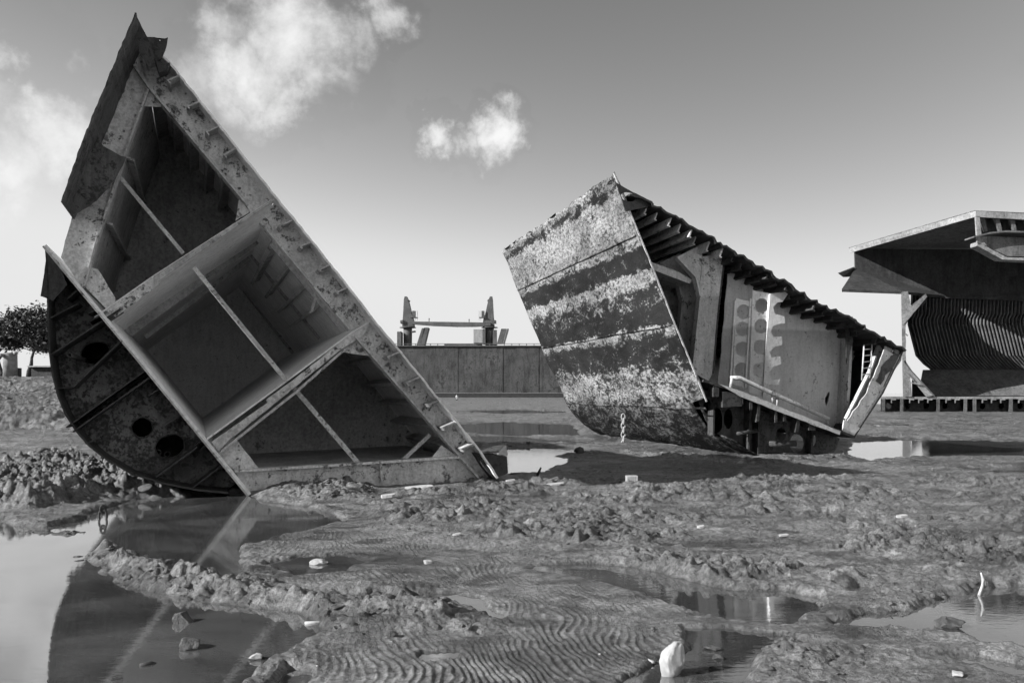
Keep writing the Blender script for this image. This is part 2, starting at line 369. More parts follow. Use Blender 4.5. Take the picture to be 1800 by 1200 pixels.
RIDGE = [gp(p) for p in [
    [(150, 978), (190, 962), (280, 990), (350, 1008), (430, 1026), (500, 1052), (600, 1070), (690, 1072), (650, 1092), (560, 1090), (470, 1072), (380, 1060), (280, 1046), (200, 1025)],
    [(590, 1085), (660, 1070), (730, 1065), (800, 1075), (860, 1100), (850, 1110), (700, 1105), (620, 1108)],
    [(-200, 850), (0, 830), (60, 815), (150, 815), (250, 842), (330, 860), (320, 872), (200, 878), (120, 892), (60, 902), (-200, 900)],
    [(20, 933), (60, 930), (155, 933), (150, 941), (60, 943)],
    [(470, 866), (520, 852), (620, 850), (660, 865), (640, 885), (560, 888), (500, 880)],
    [(440, 866), (560, 846), (760, 842), (890, 838), (880, 848), (700, 858), (520, 868)],
    [(1040, 792), (1200, 806), (1340, 814), (1500, 802), (1500, 812), (1340, 822), (1200, 816)],
    [(1310, 1170), (1350, 1150), (1450, 1146), (1520, 1165), (1480, 1215), (1340, 1200)],
    [(1560, 1010), (1640, 1000), (1740, 1005), (1720, 1030), (1640, 1050), (1580, 1060)], [(1480, 1076), (1540, 1066), (1610, 1050), (1640, 1056), (1560, 1078)],
    [(925, 914), (950, 908), (960, 916), (940, 922)], [(990, 926), (1030, 920), (1055, 930), (1020, 936)], [(1130, 1110), (1200, 1104), (1220, 1114), (1180, 1128)],
    [(970, 800), (1040, 792), (1060, 800), (1000, 812)], [(800, 782), (1000, 778), (1030, 786), (820, 788)]]]
RIDGE_H = [.24, .19, .40, .10, .22, .12, .16, .13, .14, .08, .12, .12, .05, .10, .10]
ROUGH = gp([(880, 850), (1050, 838), (1300, 845), (1830, 838), (2100, 850), (2100, 1030), (1720, 1032), (1450, 1052), (1280, 1040), (1120, 1000), (1000, 985), (900, 960), (700, 940), (640, 900), (700, 870)])
RIPPLE = gp([(430, 950), (620, 915), (760, 960), (950, 985), (1100, 1010), (1300, 1080), (1420, 1100), (1600, 1108), (1830, 1165), (1700, 1150), (1480, 1130), (1250, 1110), (1180, 1180), (1000, 1260), (480, 1260), (560, 1150), (700, 1120), (880, 1100), (760, 1030), (500, 1020)])

def pool_depth(X, Y, W):
    inside = np.full(X.shape, 1e9)
    for poly in POOLS:
        xs = [p[0] for p in poly]; ys = [p[1] for p in poly]; mg = 3.0
        k = (X > min(xs) - mg) & (X < max(xs) + mg) & (Y > min(ys) - mg) & (Y < max(ys) + mg)
        if k.any(): inside[k] = np.minimum(inside[k], sdist(poly, X[k], Y[k]))
    return inside
def ground_height(X, Y):
    X = X + 0.0; Y = Y + 0.0
    near = np.clip(Y / 10, .6, 6)
    h = .065 + .045 * fbm(X * .55, Y * .55, 4, 3) + .018 * fbm(X * 2.6, Y * 2.6, 3, 9)
    h = np.maximum(h, .02 + .3 * (h - .02))
    wob = fbm(X * .9, Y * .9, 3, 31) * .20 * np.clip(Y / 9, .7, 3) + fbm(X * 3.5, Y * 3.5, 3, 37, .6) * .16
    rgh = sdist(ROUGH, X, Y); kr = 1 - sstep(-.5, .5, rgh + wob * 2)
    f1, c1 = worley(X * 3.2 + fbm(X * 2, Y * 2, 2, 5) * .7, Y * 2.6, 4); f2, c2 = worley(X * 8 + fbm(X * 6, Y * 6, 2, 6) * .5, Y * 7, 8)
    lumps = (np.clip(1 - (f1 / .6) ** 2, 0, 1) * (c1 > .5) * .045 + np.clip(1 - (f2 / .55) ** 2, 0, 1) * (c2 > .52) * .024 + .05 * fbm(X * 3.3, Y * 3.3, 4, 12, .55, True) - .012)
    trough = -.05 * sstep(.15, .5, fbm(X * .8, Y * 2.4, 3, 51))
    patchy = .22 + .78 * sstep(-.12, .22, fbm(X * .45, Y * .8, 3, 58)); kr = kr * 1.0
    h = h + kr * patchy * (lumps * 1.6 + trough * .8 + .020 * fbm(X * 10, Y * 10, 3, 55, .6, True) + .016)
    mid2 = sstep(18.5, 22, Y) * (1 - kr); h = h + mid2 * (.05 * fbm(X * 1.2, Y * 2.6, 4, 63, .6) + .035 * fbm(X * 4, Y * 6, 3, 64, .55, True))
    midd = sstep(26, 40, Y); h = h + midd * (.10 * fbm(X * .12, Y * .35, 4, 61) + .05 * fbm(X * .8, Y * 1.6, 3, 66, .5, True) - .02)
    h = np.maximum(h, .012)
    rp = sdist(RIPPLE, X, Y); ki = 1 - sstep(-.35, .35, rp + wob)
    wx = fbm(X * .8, Y * .8, 2, 71) * .20 + fbm(X * 2.6, Y * 1.8, 3, 72) * .075
    ph = 2 * math.pi * (X * .96 + Y * .25 + wx + .05 * np.sin(Y * 3.0 + X * 1.3)) / .064
    wave = (1 - np.abs(np.sin(ph / 2)) ** .8) * 2 - 1
    h = h * (1 - ki) + ki * (.024 + .010 * fbm(X * .6, Y * .6, 3, 75) + .0088 * wave * sstep(-.32, .25, fbm(X * .75, Y * .75, 3, 76)) + .006 * fbm(X * 9, Y * 9, 2, 77))
    kfar = np.clip(sstep(16, 12, Y), 0, 1) * (1 - ki) * (1 - kr)
    h = h + kfar * .006 * wave * np.clip(fbm(X * .7, Y * .7, 2, 79) * 2, 0, 1) + kfar * .02 * fbm(X * 5, Y * 5, 3, 81)
    d = pool_depth(X, Y, None) + wob * .55
    edge = np.clip(.012 * Y, .06, .8)
    kp = 1 - sstep(-edge, edge * .6, d)
    h = h * (1 - kp) + kp * (-.05 + .012 * fbm(X * 2, Y * 2, 2, 83))
    h = h + np.where(Y < 40, (.018 * fbm(X * 7, Y * 7, 4, 111, .62) + .008 * fbm(X * 13, Y * 13, 2, 117, .6, True)) * (1 - ki * .8), 0)
    for poly, H in zip(RIDGE, RIDGE_H):
        xs = [p[0] for p in poly]; ys = [p[1] for p in poly]; mg = 1.6
        k = (X > min(xs) - mg) & (X < max(xs) + mg) & (Y > min(ys) - mg) & (Y < max(ys) + mg)
        if not k.any(): continue
        x, y = X[k], Y[k]; dd = sdist(poly, x, y) + fbm(x * 2.2, y * 2.2, 3, 91) * .22
        q = 1 - sstep(-.50, .20, dd)
        a1, b1 = worley(x * 4.2 + fbm(x * 3, y * 3, 3, 95) * .9, y * 4.2 + fbm(x * 3, y * 3, 3, 94) * .9, 14); a2, b2 = worley(x * 10 + fbm(x * 8, y * 8, 2, 96) * .8, y * 10 + fbm(x * 8, y * 8, 2, 93) * .8, 18)
        rel = .52 + .50 * fbm(x * 1.6, y * 1.6, 3, 92) + (np.clip(1 - (a1 / .8) ** 2, 0, 1) * .62 - .22) * (.35 + b1) + (np.clip(1 - (a2 / .8) ** 2, 0, 1) * .20 - .06) * (.3 + b2) + .16 * fbm(x * 5, y * 5, 3, 98, .55, True) + .05 * fbm(x * 22, y * 22, 2, 99)
        add = q * H * rel
        h[k] = np.maximum(h[k] * (1 - q * .6) + add, np.where(q > .02, add - .05, -1))
    # the bank on the left that carries the trees, and the drop to the sea far out
    ang = X / np.maximum(Y, 1)
    kb = sstep(-.30, -.42, ang) * sstep(40, 47, Y)
    led = sstep(43, 47, Y + fbm(X * .4, Y * .4, 3, 101) * 2) * .95 + sstep(47, 80, Y) * 2.35
    h = h + kb * (led + .28 * fbm(X * .35, Y * .35, 4, 103) * sstep(41, 46, Y) + .22 * fbm(X * 1.3, Y * 1.3, 4, 105, .55, True))
    h = h - 3.0 * sstep(430, 620, Y) * (1 - sstep(-.3, -.42, ang)) - 1.5 * sstep(.33, .36, ang) * sstep(150, 200, Y)
    return h

ys = [-40, -25, -14, -8, -4, -1, 1, 2.2, 3.0, 3.6, 4.0]
while ys[-1] < 34: ys.append(ys[-1] * 1.0030)
while ys[-1] < 130: ys.append(ys[-1] * 1.006)
while ys[-1] < 700: ys.append(ys[-1] * 1.03)
ys += [1000, 2000, 5000, 9000]
ys = np.array(ys)
cin = np.arange(-.64, .6401, .0016)
cout = np.array([.65, .67, .69, .72, .76, .82, .9, 1.0, 1.15, 1.4, 1.8, 2.5, 4, 7, 12])
cs = np.concatenate([-cout[::-1], cin, cout])
wy = np.maximum(ys, 4.0)
XX = (wy[:, None] * cs[None, :]); YY = np.repeat(ys[:, None], len(cs), 1)
ZZ = ground_height(XX.ravel(), YY.ravel()).reshape(XX.shape)
nr, nc = XX.shape
me = bpy.data.meshes.new('ground')
me.vertices.add(nr * nc); me.vertices.foreach_set('co', np.stack([XX, YY, ZZ], -1).astype(np.float32).ravel())
idx = np.arange(nr * nc).reshape(nr, nc)
q = np.stack([idx[:-1, :-1], idx[:-1, 1:], idx[1:, 1:], idx[1:, :-1]], -1).reshape(-1, 4)
me.loops.add(q.size); me.loops.foreach_set('vertex_index', q.ravel().astype(np.int32))
me.polygons.add(len(q)); me.polygons.foreach_set('loop_start', np.arange(0, q.size, 4, dtype=np.int32))
me.polygons.foreach_set('use_smooth', np.ones(len(q), bool))
me.update(calc_edges=True); me.materials.append(M['mud'])
ground = bpy.data.objects.new('ground', me); COL.objects.link(ground); tag(ground, 'grey tidal mud flat with pools, ripples and ridges', kind='structure')
def gz(x, y): return float(ground_height(np.array([float(x)]), np.array([float(y)]))[0])

water = mesh_obj('water', [(-9000, -60, 0), (9000, -60, 0), (9000, 9000, 0), (-9000, 9000, 0)], [(0, 1, 2, 3)], M['water'])
tag(water, 'still water standing in the pools and out to sea', kind='structure')


# ---------------------------------------------------------------- near section: a wing of a hull standing on its bilge
B1 = Block(G(435, 868), (-.368, 1.0, 0))
h1 = empty('hull_section', (G(600, 850).x, G(600, 850).y + 3, 0))
tag(h1, 'tall triangular ship hull section tipped on its curved bilge, open decks facing the viewer', 'hull section', 'cut ship sections')
def shift(B, u, v, d0, d1):
    p = B.pt(u, v, d0) + B.a * (d1 - d0); return (U0 + F * p.x / p.y, V0 - F * (p.z - HC) / p.y)
DEEP, MID = 15.0, 4.8
FS = -1.5                                               # the left shell plate still stands this far proud of the cut
# left side shell, web and its torn overlay
lo = [(237, 22), (205, 97), (176, 168), (149, 236), (128, 296), (107, 355), (127, 378)]
V, Fc = [], []
shell = jag([(237, 22), (149, 236), (107, 355)], 1.2, 8, closed=False)
a_s = strip(shell, 3.2, 0)
ls = prism('shell_plate', B1, a_s, FS, MID, M['dark'], h1, trace=FS); tag(ls, 'smooth side plating with a straight cut edge')
jl = [shift(B1, u, v, FS, 0) for (u, v) in [(237, 22), (149, 236), (107, 355)]]
web_l = [(jl[0][0], jl[0][1]), jl[1], (138, 330), (127, 378), (107, 452), (142, 500), (152, 505), (172, 420), (216, 285), (263, 155)]
web_l = [(jl[0][0] - 2, jl[0][1] + 4), (jl[1][0], jl[1][1]), (jl[2][0], jl[2][1] - 14), (127, 378), (107, 452), (140, 499), (150, 504), (172, 420), (216, 285), (263, 155)]
prism('web_plate', B1, jag(web_l, .8, 12), 0.0, .035, M['white'], h1)
fl = prism('flange', B1, strip([(262, 157), (216, 285), (172, 420), (150, 503)], 3.5), -.10, .16, M['pale'], h1, trace=0)
torn = jag([(149, 236), (172, 240), (182, 257), (205, 270), (222, 276), (210, 300), (192, 330), (170, 352), (140, 372), (128, 378), (107, 355)], 1.5, 9)
tp = prism('torn_plate', B1, torn, -.62, -.59, M['dark'], h1); tag(tp, 'torn dark lap of plating on the upper edge')
# apex brackets
prism('bracket', B1, jag([(237, 22), (259, 66), (272, 100), (262, 118), (246, 96), (236, 62)], .8, 9), -.9, -.86, M['rust'], h1)
prism('bracket', B1, jag([(258, 65), (290, 68), (295, 66), (293, 80), (284, 103), (274, 108), (262, 92)], 1, 9), -.5, -.46, M['rust'], h1, holes=[ell(281, 70.5, 1.8, 1.6)])
prism('bracket', B1, [(272, 104), (284, 112), (299, 110), (294, 122), (280, 128)], -.6, -.3, M['rust'], h1)
# right side: shell, webs, flanges, longitudinals
rs = [(262, 88), (300, 122), (372, 212), (430, 287), (481, 350), (540, 422), (596, 492), (651, 563), (710, 634), (775, 714), (838, 793), (866, 836)]
for seg, d0, d1 in ((rs[:5], -.40, MID + .2), (rs[4:8], -.40, .12), (rs[4:8], 2.7, DEEP), (rs[7:], -.40, MID + .5)):   # amidships an unseen gap is added behind the web, letting daylight in
    prism('shell_plate', B1, strip(jag(seg, .8, 9, closed=False), 3.5, 1), d0, d1, M['inner'], h1, trace=0)
for poly in ([(240, 96), (262, 88), (300, 123), (372, 213), (430, 288), (480, 351), (440, 374), (434, 362), (262, 156)],
             [(484, 355), (540, 424), (596, 494), (649, 563), (614, 580), (458, 393), (470, 370)],
             [(651, 567), (710, 636), (775, 716), (838, 795), (864, 838), (836, 838), (624, 592)]):
    prism('web_plate', B1, jag(poly, .6, 14), 0, .035, M['white'], h1)
for ln in ([(236, 118), (262, 156), (435, 362)], [(457, 391), (614, 580)], [(622, 590), (838, 838)]):
    prism('flange', B1, strip(ln, 4), -.14, .16, M['pale'], h1, trace=0)
def unit(p, q):
    d = Vector((q[0] - p[0], q[1] - p[1])); return d.normalized()
for i, (u, v) in enumerate([(283, 110), (317, 147), (350, 190), (383, 232), (414, 270), (510, 393), (543, 430), (574, 470), (606, 508), (694, 619), (730, 662), (762, 702), (792, 740), (822, 777)]):
    w = random.uniform(19, 26); k = Vector((-.92, .40)) if i != 4 else Vector((-.85, .5)); k.normalize(); t = Vector((.62, .78))
    a = Vector((u - 2, v)); b = a + k * w; lip = b + t * random.uniform(6, 9)
    o = prism('longitudinal', B1, [tuple(a), tuple(b), tuple(lip), tuple(lip + Vector((2.5, -1))), tuple(b + Vector((3.5, .5)) + t * 1.2), tuple(a + t * 3)], -.38 - random.uniform(0, .12), MID if i < 5 or i > 8 else 9, M['grey'], h1, trace=0)
# decks
ud = prism('deck_plate', B1, strip([(166, 558), (268, 487), (481, 350)], 3), -.02, DEEP, M['inner'], h1, trace=0)
prism('edge_strip', B1, [(270, 485), (481, 349), (482, 352), (270, 500)], -.34, -.31, M['grey'], ud)
prism('edge_strip', B1, jag([(186, 546), (268, 487), (281, 499), (203, 557)], .8, 9), -.12, -.08, M['white'], ud)
ld = prism('deck_plate', B1, strip([(364, 771), (500, 672), (617, 585), (652, 564)], 3), -.05, DEEP, M['inner'], h1, trace=0)
prism('edge_strip', B1, jag([(372, 776), (470, 708), (468, 702), (520, 664), (610, 592), (651, 566), (640, 588), (600, 614), (400, 776), (384, 793)], .6, 12), -.09, -.05, M['white'], ld)
prism('edge_flange', B1, strip([(386, 794), (520, 688), (604, 614)], 4), -.2, -.0, M['pale'], ld, trace=0)
iw = prism('inner_bottom', B1, strip([(84, 437), (140, 505), (240, 625), (340, 748), (437, 866)], 7), -.34, DEEP, M['inner'], h1, trace=0)
prism('edge_flange', B1, strip([(84, 436), (240, 624), (437, 866)], 3.2, 1.6), -.37, -.30, M['pale'], iw, trace=0)
# bulkheads closing the compartments
prism('bulkhead', B1, [(140, 530), (481, 310), (700, 566), (366, 830)], DEEP - .05, DEEP, M['inner'], h1, trace=0)
prism('bulkhead', B1, [(132, 512), (215, 130), (245, 60), (310, 100), (495, 350), (200, 562)], MID, MID + .05, M['grey'], h1, trace=0)
prism('bulkhead', B1, [(366, 772), (652, 566), (866, 838), (800, 870), (440, 870)], MID + .3, MID + .35, M['grey'], h1, trace=0)
prism('inner_side', B1, strip([(240, 96), (262, 156), (216, 285), (172, 420), (148, 506)], 4, 1), .06, MID, M['grey'], h1, trace=0)
# longitudinals on the inner face of the left side
for (u, v) in [(222, 270), (184, 385)]:
    prism('longitudinal', B1, [(u, v), (u + 13, v + 4), (u + 12, v + 8), (u - 1, v + 3)], .2, MID, M['grey'], h1, trace=0)
# stiffeners on the deep compartment's walls
bk = lambda u, v: shift(B1, u, v, 0, DEEP)
p, q = bk(485, 352), bk(648, 566)
prism('stiffener', B1, strip([p, q], 6), DEEP - .5, DEEP - .1, M['pale'], h1, trace=DEEP)
for d in (7.0,):
    prism('stiffener', B1, strip([(470, 348), (640, 560)], 12, .2), d, d + .06, M['grey'], h1, trace=0)
    prism('stiffener', B1, strip([(215, 548), (470, 358)], 11, 1.0), d, d + .05, M['grey'], h1, trace=0)
prism('girder', B1, strip([(480, 425), (598, 568)], 16), .9, .96, M['grey'], h1, trace=.9)
for d in (1.2, 2.4): prism('stiffener', B1, strip([(560, 520), (552, 545)], 3), .1 + d * .2, .2 + d * .2, M['pale'], h1, trace=0)
# bottom member
bm_ = prism('bottom_web', B1, jag([(414, 828), (806, 803), (852, 832), (862, 850), (800, 862), (440, 880)], .5, 16), .0, .04, M['pale'], h1)
prism('edge_flange', B1, strip([(412, 827), (600, 816), (808, 802)], 4), -.14, .14, M['white'], bm_, trace=0)
prism('stiffener', B1, strip([(668, 814), (670, 846)], 3.5), -.10, .0, M['pale'], bm_, trace=0)
prism('bottom_plate', B1, strip([(414, 832), (806, 808)], 4), .1, MID + .3, M['grey'], h1, trace=0)
# knees
for poly in ([(148, 502), (160, 470), (172, 473), (205, 527), (190, 546)], [(263, 158), (288, 188), (252, 187)], [(420, 350), (440, 372), (414, 388)],
             [(374, 792), (412, 768), (456, 824), (418, 830)], [(598, 618), (626, 592), (652, 626), (612, 620)], [(758, 806), (776, 782), (806, 803)]):
    prism('knee_plate', B1, jag(poly, .5, 10), .04, .07, M['white'], h1)
# pillars
for (p, q, w, d) in [((211, 311), (322, 445), 6.5, .35), ((341, 470), (503, 668), 7.5, -.2), ((517, 682), (632, 816), 8, .4), ((756, 764), (706, 811), 6, .3)]:
    prism('pillar', B1, strip([p, q], w), d, d + .09, M['pale'], h1)
# bilge tank: floor plate with lightening holes, curved shell, stiffeners, pipes
curve = [(84, 440), (88, 500), (88, 560), (90, 610), (96, 660), (105, 695), (118, 727), (137, 757), (160, 783), (190, 806), (235, 832), (290, 848), (345, 859), (400, 864)]
floor_poly = curve + [(420, 848), (340, 752), (240, 629), (140, 509)]
holes = [ell(163, 619, 27, 20, -22), ell(248, 752, 19, 18), ell(298, 786, 27, 21, -18)]
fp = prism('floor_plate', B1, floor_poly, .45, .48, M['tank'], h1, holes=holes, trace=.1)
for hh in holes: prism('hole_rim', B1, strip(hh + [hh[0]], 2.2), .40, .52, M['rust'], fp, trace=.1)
prism('dark_backing', B1, floor_poly, 2.4, 2.45, M['black'], h1, trace=.1)
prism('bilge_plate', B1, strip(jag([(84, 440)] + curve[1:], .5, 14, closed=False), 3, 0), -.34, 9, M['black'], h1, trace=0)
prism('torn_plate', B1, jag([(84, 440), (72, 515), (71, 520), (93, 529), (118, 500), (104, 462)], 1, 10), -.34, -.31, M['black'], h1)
for (a, b, c, d) in [(91, 560, 140, 534), (94, 624, 214, 545), (97, 683, 132, 680), (132, 680, 212, 603), (120, 750, 256, 652), (131, 758, 264, 664), (152, 779, 177, 768), (262, 695, 285, 681),
                     (283, 751, 318, 729), (275, 836, 347, 784), (340, 783, 360, 770), (352, 790, 366, 778), (338, 856, 396, 812), (120, 527, 137, 512), (156, 552, 175, 543), (158, 566, 178, 556)]:
    prism('floor_stiffener', B1, strip([(a, b), (c, d)], 2.6), -.16 if abs(c - a) < 60 else -.28, .45, M['rust'], fp, trace=0)
def pipe(B, u, v, r, d0, d1, du, dv, mat, parent):
    p, q = B.pt(u, v, d0), B.pt(u + du, v + dv, d1); d = (q - p).normalized()
    x = d.cross(Vector((0, 0, 1))).normalized(); y = d.cross(x); V, Fc = [], []; n = 14
    for (c, rr) in ((q, r), (p, r), (p, r * .6), (q, r * .6)):
        for k in range(n):
            t = 2 * math.pi * k / n; V.append(c + (x * math.cos(t) + y * math.sin(t)) * rr)
    for j in range(3):
        for k in range(n): a, b = j * n + k, j * n + (k + 1) % n; Fc.append((a, b, b + n, a + n))
    return mesh_obj('pipe', V, Fc, mat, parent, True)
pipe(B1, 122, 624, .05, -.2, .6, 26, 8, M['rust'], h1)
pipe(B1, 278, 795, .065, .5, 2.2, -4, 6, M['rust'], h1); pipe(B1, 294, 798, .065, .5, 2.2, -4, 6, M['rust'], h1)
# crushed end of the shell on the right
tip = prism('shell_corner', B1, [(836, 796), (891, 802), (893, 831), (868, 842), (852, 822)], -.3, .9, M['black'], h1)
V = [B1.pt(838, 797, -.3), B1.pt(866, 786, .2), B1.pt(884, 784, .4), B1.pt(892, 802, -.25), B1.pt(889, 784, -.1), B1.pt(876, 795, -.2), B1.pt(860, 792, .9)]
V += [v + Vector((.01, .02, .03)) for v in V]
mesh_obj('crumpled_plate', V, [(0, 1, 5), (1, 2, 5), (2, 4, 5), (4, 3, 5), (0, 6, 1), (7, 12, 8), (8, 12, 9), (9, 12, 11), (11, 12, 10), (7, 8, 13)], M['grey'], tip)

# ---------------------------------------------------------------- middle section: banded outer shell towards us, holds open to the right
B2 = Block(G(1340, 806), (-.253, 1.0, 0))
h2 = empty('hull_section', (G(1340, 806).x, G(1340, 806).y + 4, 0))
tag(h2, 'leaning ship hull section with banded barnacled outer plating and a row of holed frames', 'hull section', 'cut ship sections')
L2 = 14.0
prof = [(1078, 305), (1086, 324), (1094, 343), (1103, 366), (1116, 398), (1128, 427), (1140, 456), (1153, 490), (1167, 527), (1182, 563), (1197, 598), (1211, 632), (1224, 664), (1234, 688), (1241, 706), (1252, 728), (1268, 752), (1288, 774), (1312, 792), (1338, 806), (1366, 816)]
def interp_profile(n):
    P = [Vector(p) for p in prof]; seg = [0]
    for i in range(len(P) - 1): seg.append(seg[-1] + (P[i + 1] - P[i]).length)
    o = []
    for k in range(n + 1):
        s = seg[-1] * k / n; i = max(j for j in range(len(seg) - 1) if seg[j] <= s + 1e-6); f = (s - seg[i]) / (seg[i + 1] - seg[i]); o.append(P[i].lerp(P[i + 1], f))
    return o
pr = interp_profile(64); NS = 40; V, Fc, girth = [], [], []
for layer in (0, 1):
    for j, p in enumerate(pr):
        v = p.y; s0 = 0.0 if v < 706 else (.95 if v < 768 else (.35 if v < 772 else .0)); s0 += random.uniform(-.03, .03)
        base = B2.pt(p.x, p.y, 0)
        tdir = (B2.pt(*pr[min(j + 1, 64)], 0) - B2.pt(*pr[max(j - 1, 0)], 0)).normalized(); nrm = tdir.cross(B2.a).normalized()
        for i in range(NS + 1):
            s = s0 + (L2 - s0) * i / NS
            dent = .05 * math.sin(s * .9 + j * .13) * math.sin(j * .22 + 1) + .02 * math.sin(s * 2.7 + j * .5)
            up = Vector((0, 0, random.uniform(-.12, .05))) if j == 0 else Vector((0, 0, 0))
            q = base + B2.a * s + nrm * (dent + (0.035 if layer else 0)) + up
            V.append(q); girth.append(v)
m_ = NS + 1; n_ = len(pr) * m_
for layer in (0, 1):
    for j in range(64):
        for i in range(NS):
            a = layer * n_ + j * m_ + i; f = (a, a + 1, a + m_ + 1, a + m_); Fc.append(f if layer else f[::-1])
for i in range(NS): Fc.append((i, i + 1, n_ + i + 1, n_ + i)); k = 64 * m_; Fc.append((k + i, n_ + k + i, n_ + k + i + 1, k + i + 1))
for j in range(64): Fc.append((j * m_, n_ + j * m_, n_ + (j + 1) * m_, (j + 1) * m_)); k = j * m_ + NS; Fc.append((k, k + m_, n_ + k + m_, n_ + k))
so = mesh_obj('shell_plate', V, Fc, M['shell2'], h2, True); fix_normals(so.data)
at_ = so.data.attributes.new('girth', 'FLOAT', 'POINT'); at_.data.foreach_set('value', girth)
for gv in (12, 30, 47):
    V, Fc = [], []
    p_, tn = B2.pt(*pr[gv], 0), (B2.pt(*pr[gv + 1], 0) - B2.pt(*pr[gv - 1], 0)).normalized(); nn = tn.cross(B2.a).normalized(); nn = nn if nn.x < 0 else -nn
    for i in range(NS + 1):
        s_ = .1 + (L2 - .2) * i / NS; d_ = .05 * math.sin(s_ * .9 + gv * .13) * math.sin(gv * .22 + 1) + .02 * math.sin(s_ * 2.7 + gv * .5)
        nv = tn.cross(B2.a).normalized(); c_ = p_ + B2.a * s_ + nv * d_ + nn * .036
        for (q, w) in ((-.035, 0), (0, .007), (.035, 0)): V.append(c_ + tn * q + nn * w)
    for i in range(NS):
        for j in (0, 1): a = i * 3 + j; Fc.append((a, a + 1, a + 4, a + 3))
    w_ = mesh_obj('weld_seam', V, Fc, M['shell2'], so, True); w_.data.attributes.new('girth', 'FLOAT', 'POINT').data.foreach_set('value', [pr[gv].y] * len(V))
tag(so, 'outer plating in dark and pale bands of fouling')
prism('edge_lip', B2, strip([(1078, 305), (1103, 366), (1140, 456), (1182, 563), (1224, 664), (1241, 706)], 2.2, 0), -.03, .02, M['pale'], so, trace=0)
# upper plate with its row of longitudinals
up_line = [(1104, 344), (1130, 352), (1190, 386), (1240, 416), (1282, 441), (1340, 475), (1390, 506), (1440, 538), (1487, 556), (1530, 584), (1560, 600), (1587, 617)]
prism('upper_plate', B2, strip(jag(up_line, 3.2, 6, closed=False), 3.5), -.15, L2 - .4, M['black'], h2, trace=0)
prism('bracket', B2, jag([(1082, 320), (1118, 340), (1150, 358), (1128, 366), (1100, 372), (1094, 352)], 1, 8), -.05, -.01, M['black'], h2, holes=[ell(1105, 346, 14, 8, 12)])
i = 0
P_ = [Vector(p) for p in up_line]
for k in range(1, len(P_) - 1):
    n = max(1, round((P_[k + 1] - P_[k]).length / 23)) if k > 0 else 1
    for j in range(n):
        p = P_[k].lerp(P_[k + 1], (j + .5) / n); dep = random.uniform(15, 18) if p.x < 1285 else random.uniform(9, 13)
        d = Vector((-.35, .94)); e = Vector((.86, .5)); a = p; b = p + d * dep
        start = random.uniform(-.05, .35)
        prism('longitudinal', B2, [tuple(a), tuple(b), tuple(b + e * 5), tuple(b + e * 5 - d * 2), tuple(b + e * 2.4 - d * 2), tuple(a + e * 2.4)], start, L2 - 1, M['web'] if p.x < 1285 else M['rust'], h2, trace=0); i += 1
# web frames, one behind the other, with knees at the head
for k in range(5):
    d = .75 + 1.25 * k
    face = [(1246, 447), (1283, 441), (1282, 470), (1272, 560), (1264, 655), (1256, 669), (1226, 651), (1236, 560), (1243, 480)]
    f = prism('web_frame', B2, jag(face, 1.0, 12), d, d + .03, M['web'], h2, trace=.35)
    prism('knee_plate', B2, [(1246, 447), (1240, 500), (1232, 480), (1205, 455), (1200, 448), (1240, 428)], d + .01, d + .04, M['web'], f, trace=.35)
    prism('frame_flange', B2, strip([(1200, 450), (1232, 484), (1240, 520), (1234, 575), (1226, 652)], 3), d - .10, d + .16, M['web'], f, trace=.35)
    prism('frame_flange', B2, strip([(1283, 441), (1282, 470), (1272, 560), (1264, 656)], 2.2), d - .03, d + .05, M['rust'], f, trace=.35)
prism('side_stringer', B2, [(1165, 452), (1215, 470), (1240, 485), (1236, 492), (1168, 466)], .9, 5, M['web'], h2, trace=0)
prism('bulkhead', B2, [(1112, 350), (1282, 441), (1587, 617), (1500, 768), (1252, 690)], 10.5, 10.55, M['grey'], h2, trace=0)
prism('inner_side', B2, strip([(1285, 445), (1270, 665)], 3), 1.2, 10, M['grey'], h2, trace=0)
# white bulkhead and the holed webs standing in front of it
prism('bulkhead', B2, jag([(1280, 470), (1340, 500), (1440, 540), (1489, 558), (1488, 640), (1481, 758), (1400, 730), (1262, 678)], 1.2, 14), 1.3, 1.34, M['bulk'], h2, trace=1.3,
      holes=[jag(ell(1454, 700, 3.0, 11, 12, 10, .3), .5, 4)])
prism('bulkhead_edge', B2, strip([(1490, 557), (1488, 640), (1481, 758)], 5), .8, 1.35, M['web'], h2, trace=1.0)
def web_holes(u0, u1, v0, v1, cu, rows, d, cut=False):
    s = lambda v: -(v - 600) * .035
    if cut:
        pts = [(u0 + s(v0), v0)]
        right = [(1388, 512), (1376, 530), (1366, 532), (1359, 540), (1362, 551), (1379, 556), (1380, 568), (1370, 569), (1359, 573), (1355, 583), (1360, 592), (1374, 591), (1375, 606), (1362, 609), (1353, 618), (1356, 628), (1372, 626), (1373, 640), (1360, 644), (1352, 654), (1357, 668), (1371, 666), (1369, 676), (1350, 676), (1352, 700)]
        poly = [(1354, 516)] + right + [(1341, 700), (1346, 610)]
        return prism('holed_web', B2, poly, d, d + .03, M['bulk'], h2)
    poly = [(u0 + s(v0), v0), (u1 + s(v0), v0 + 6), (u1 + s(v1), v1 + 8), (u0 + s(v1), v1)]
    return prism('holed_web', B2, poly, d, d + .03, M['bulk'], h2, holes=[ell(cu + s(r), r, 12, 13, 0, 20, .02) for r in rows])
w1 = web_holes(1291, 1318, 524, 676, 1305, [548, 578, 613, 650], .5); w2 = web_holes(1320, 1352, 510, 690, 1337, [537, 573, 610, 650], .42); w3 = web_holes(1352, 1385, 510, 700, 0, [], .35, True)
for wv, ln, d in ((w1, [(1320, 525), (1311, 680)], .5), (w2, [(1354, 516), (1343, 692)], .42), (w1, [(1293, 528), (1284, 674)], .5)):
    prism('web_flange', B2, strip(ln, 2.6), d - .05, d + .06, M['bulk'], wv)
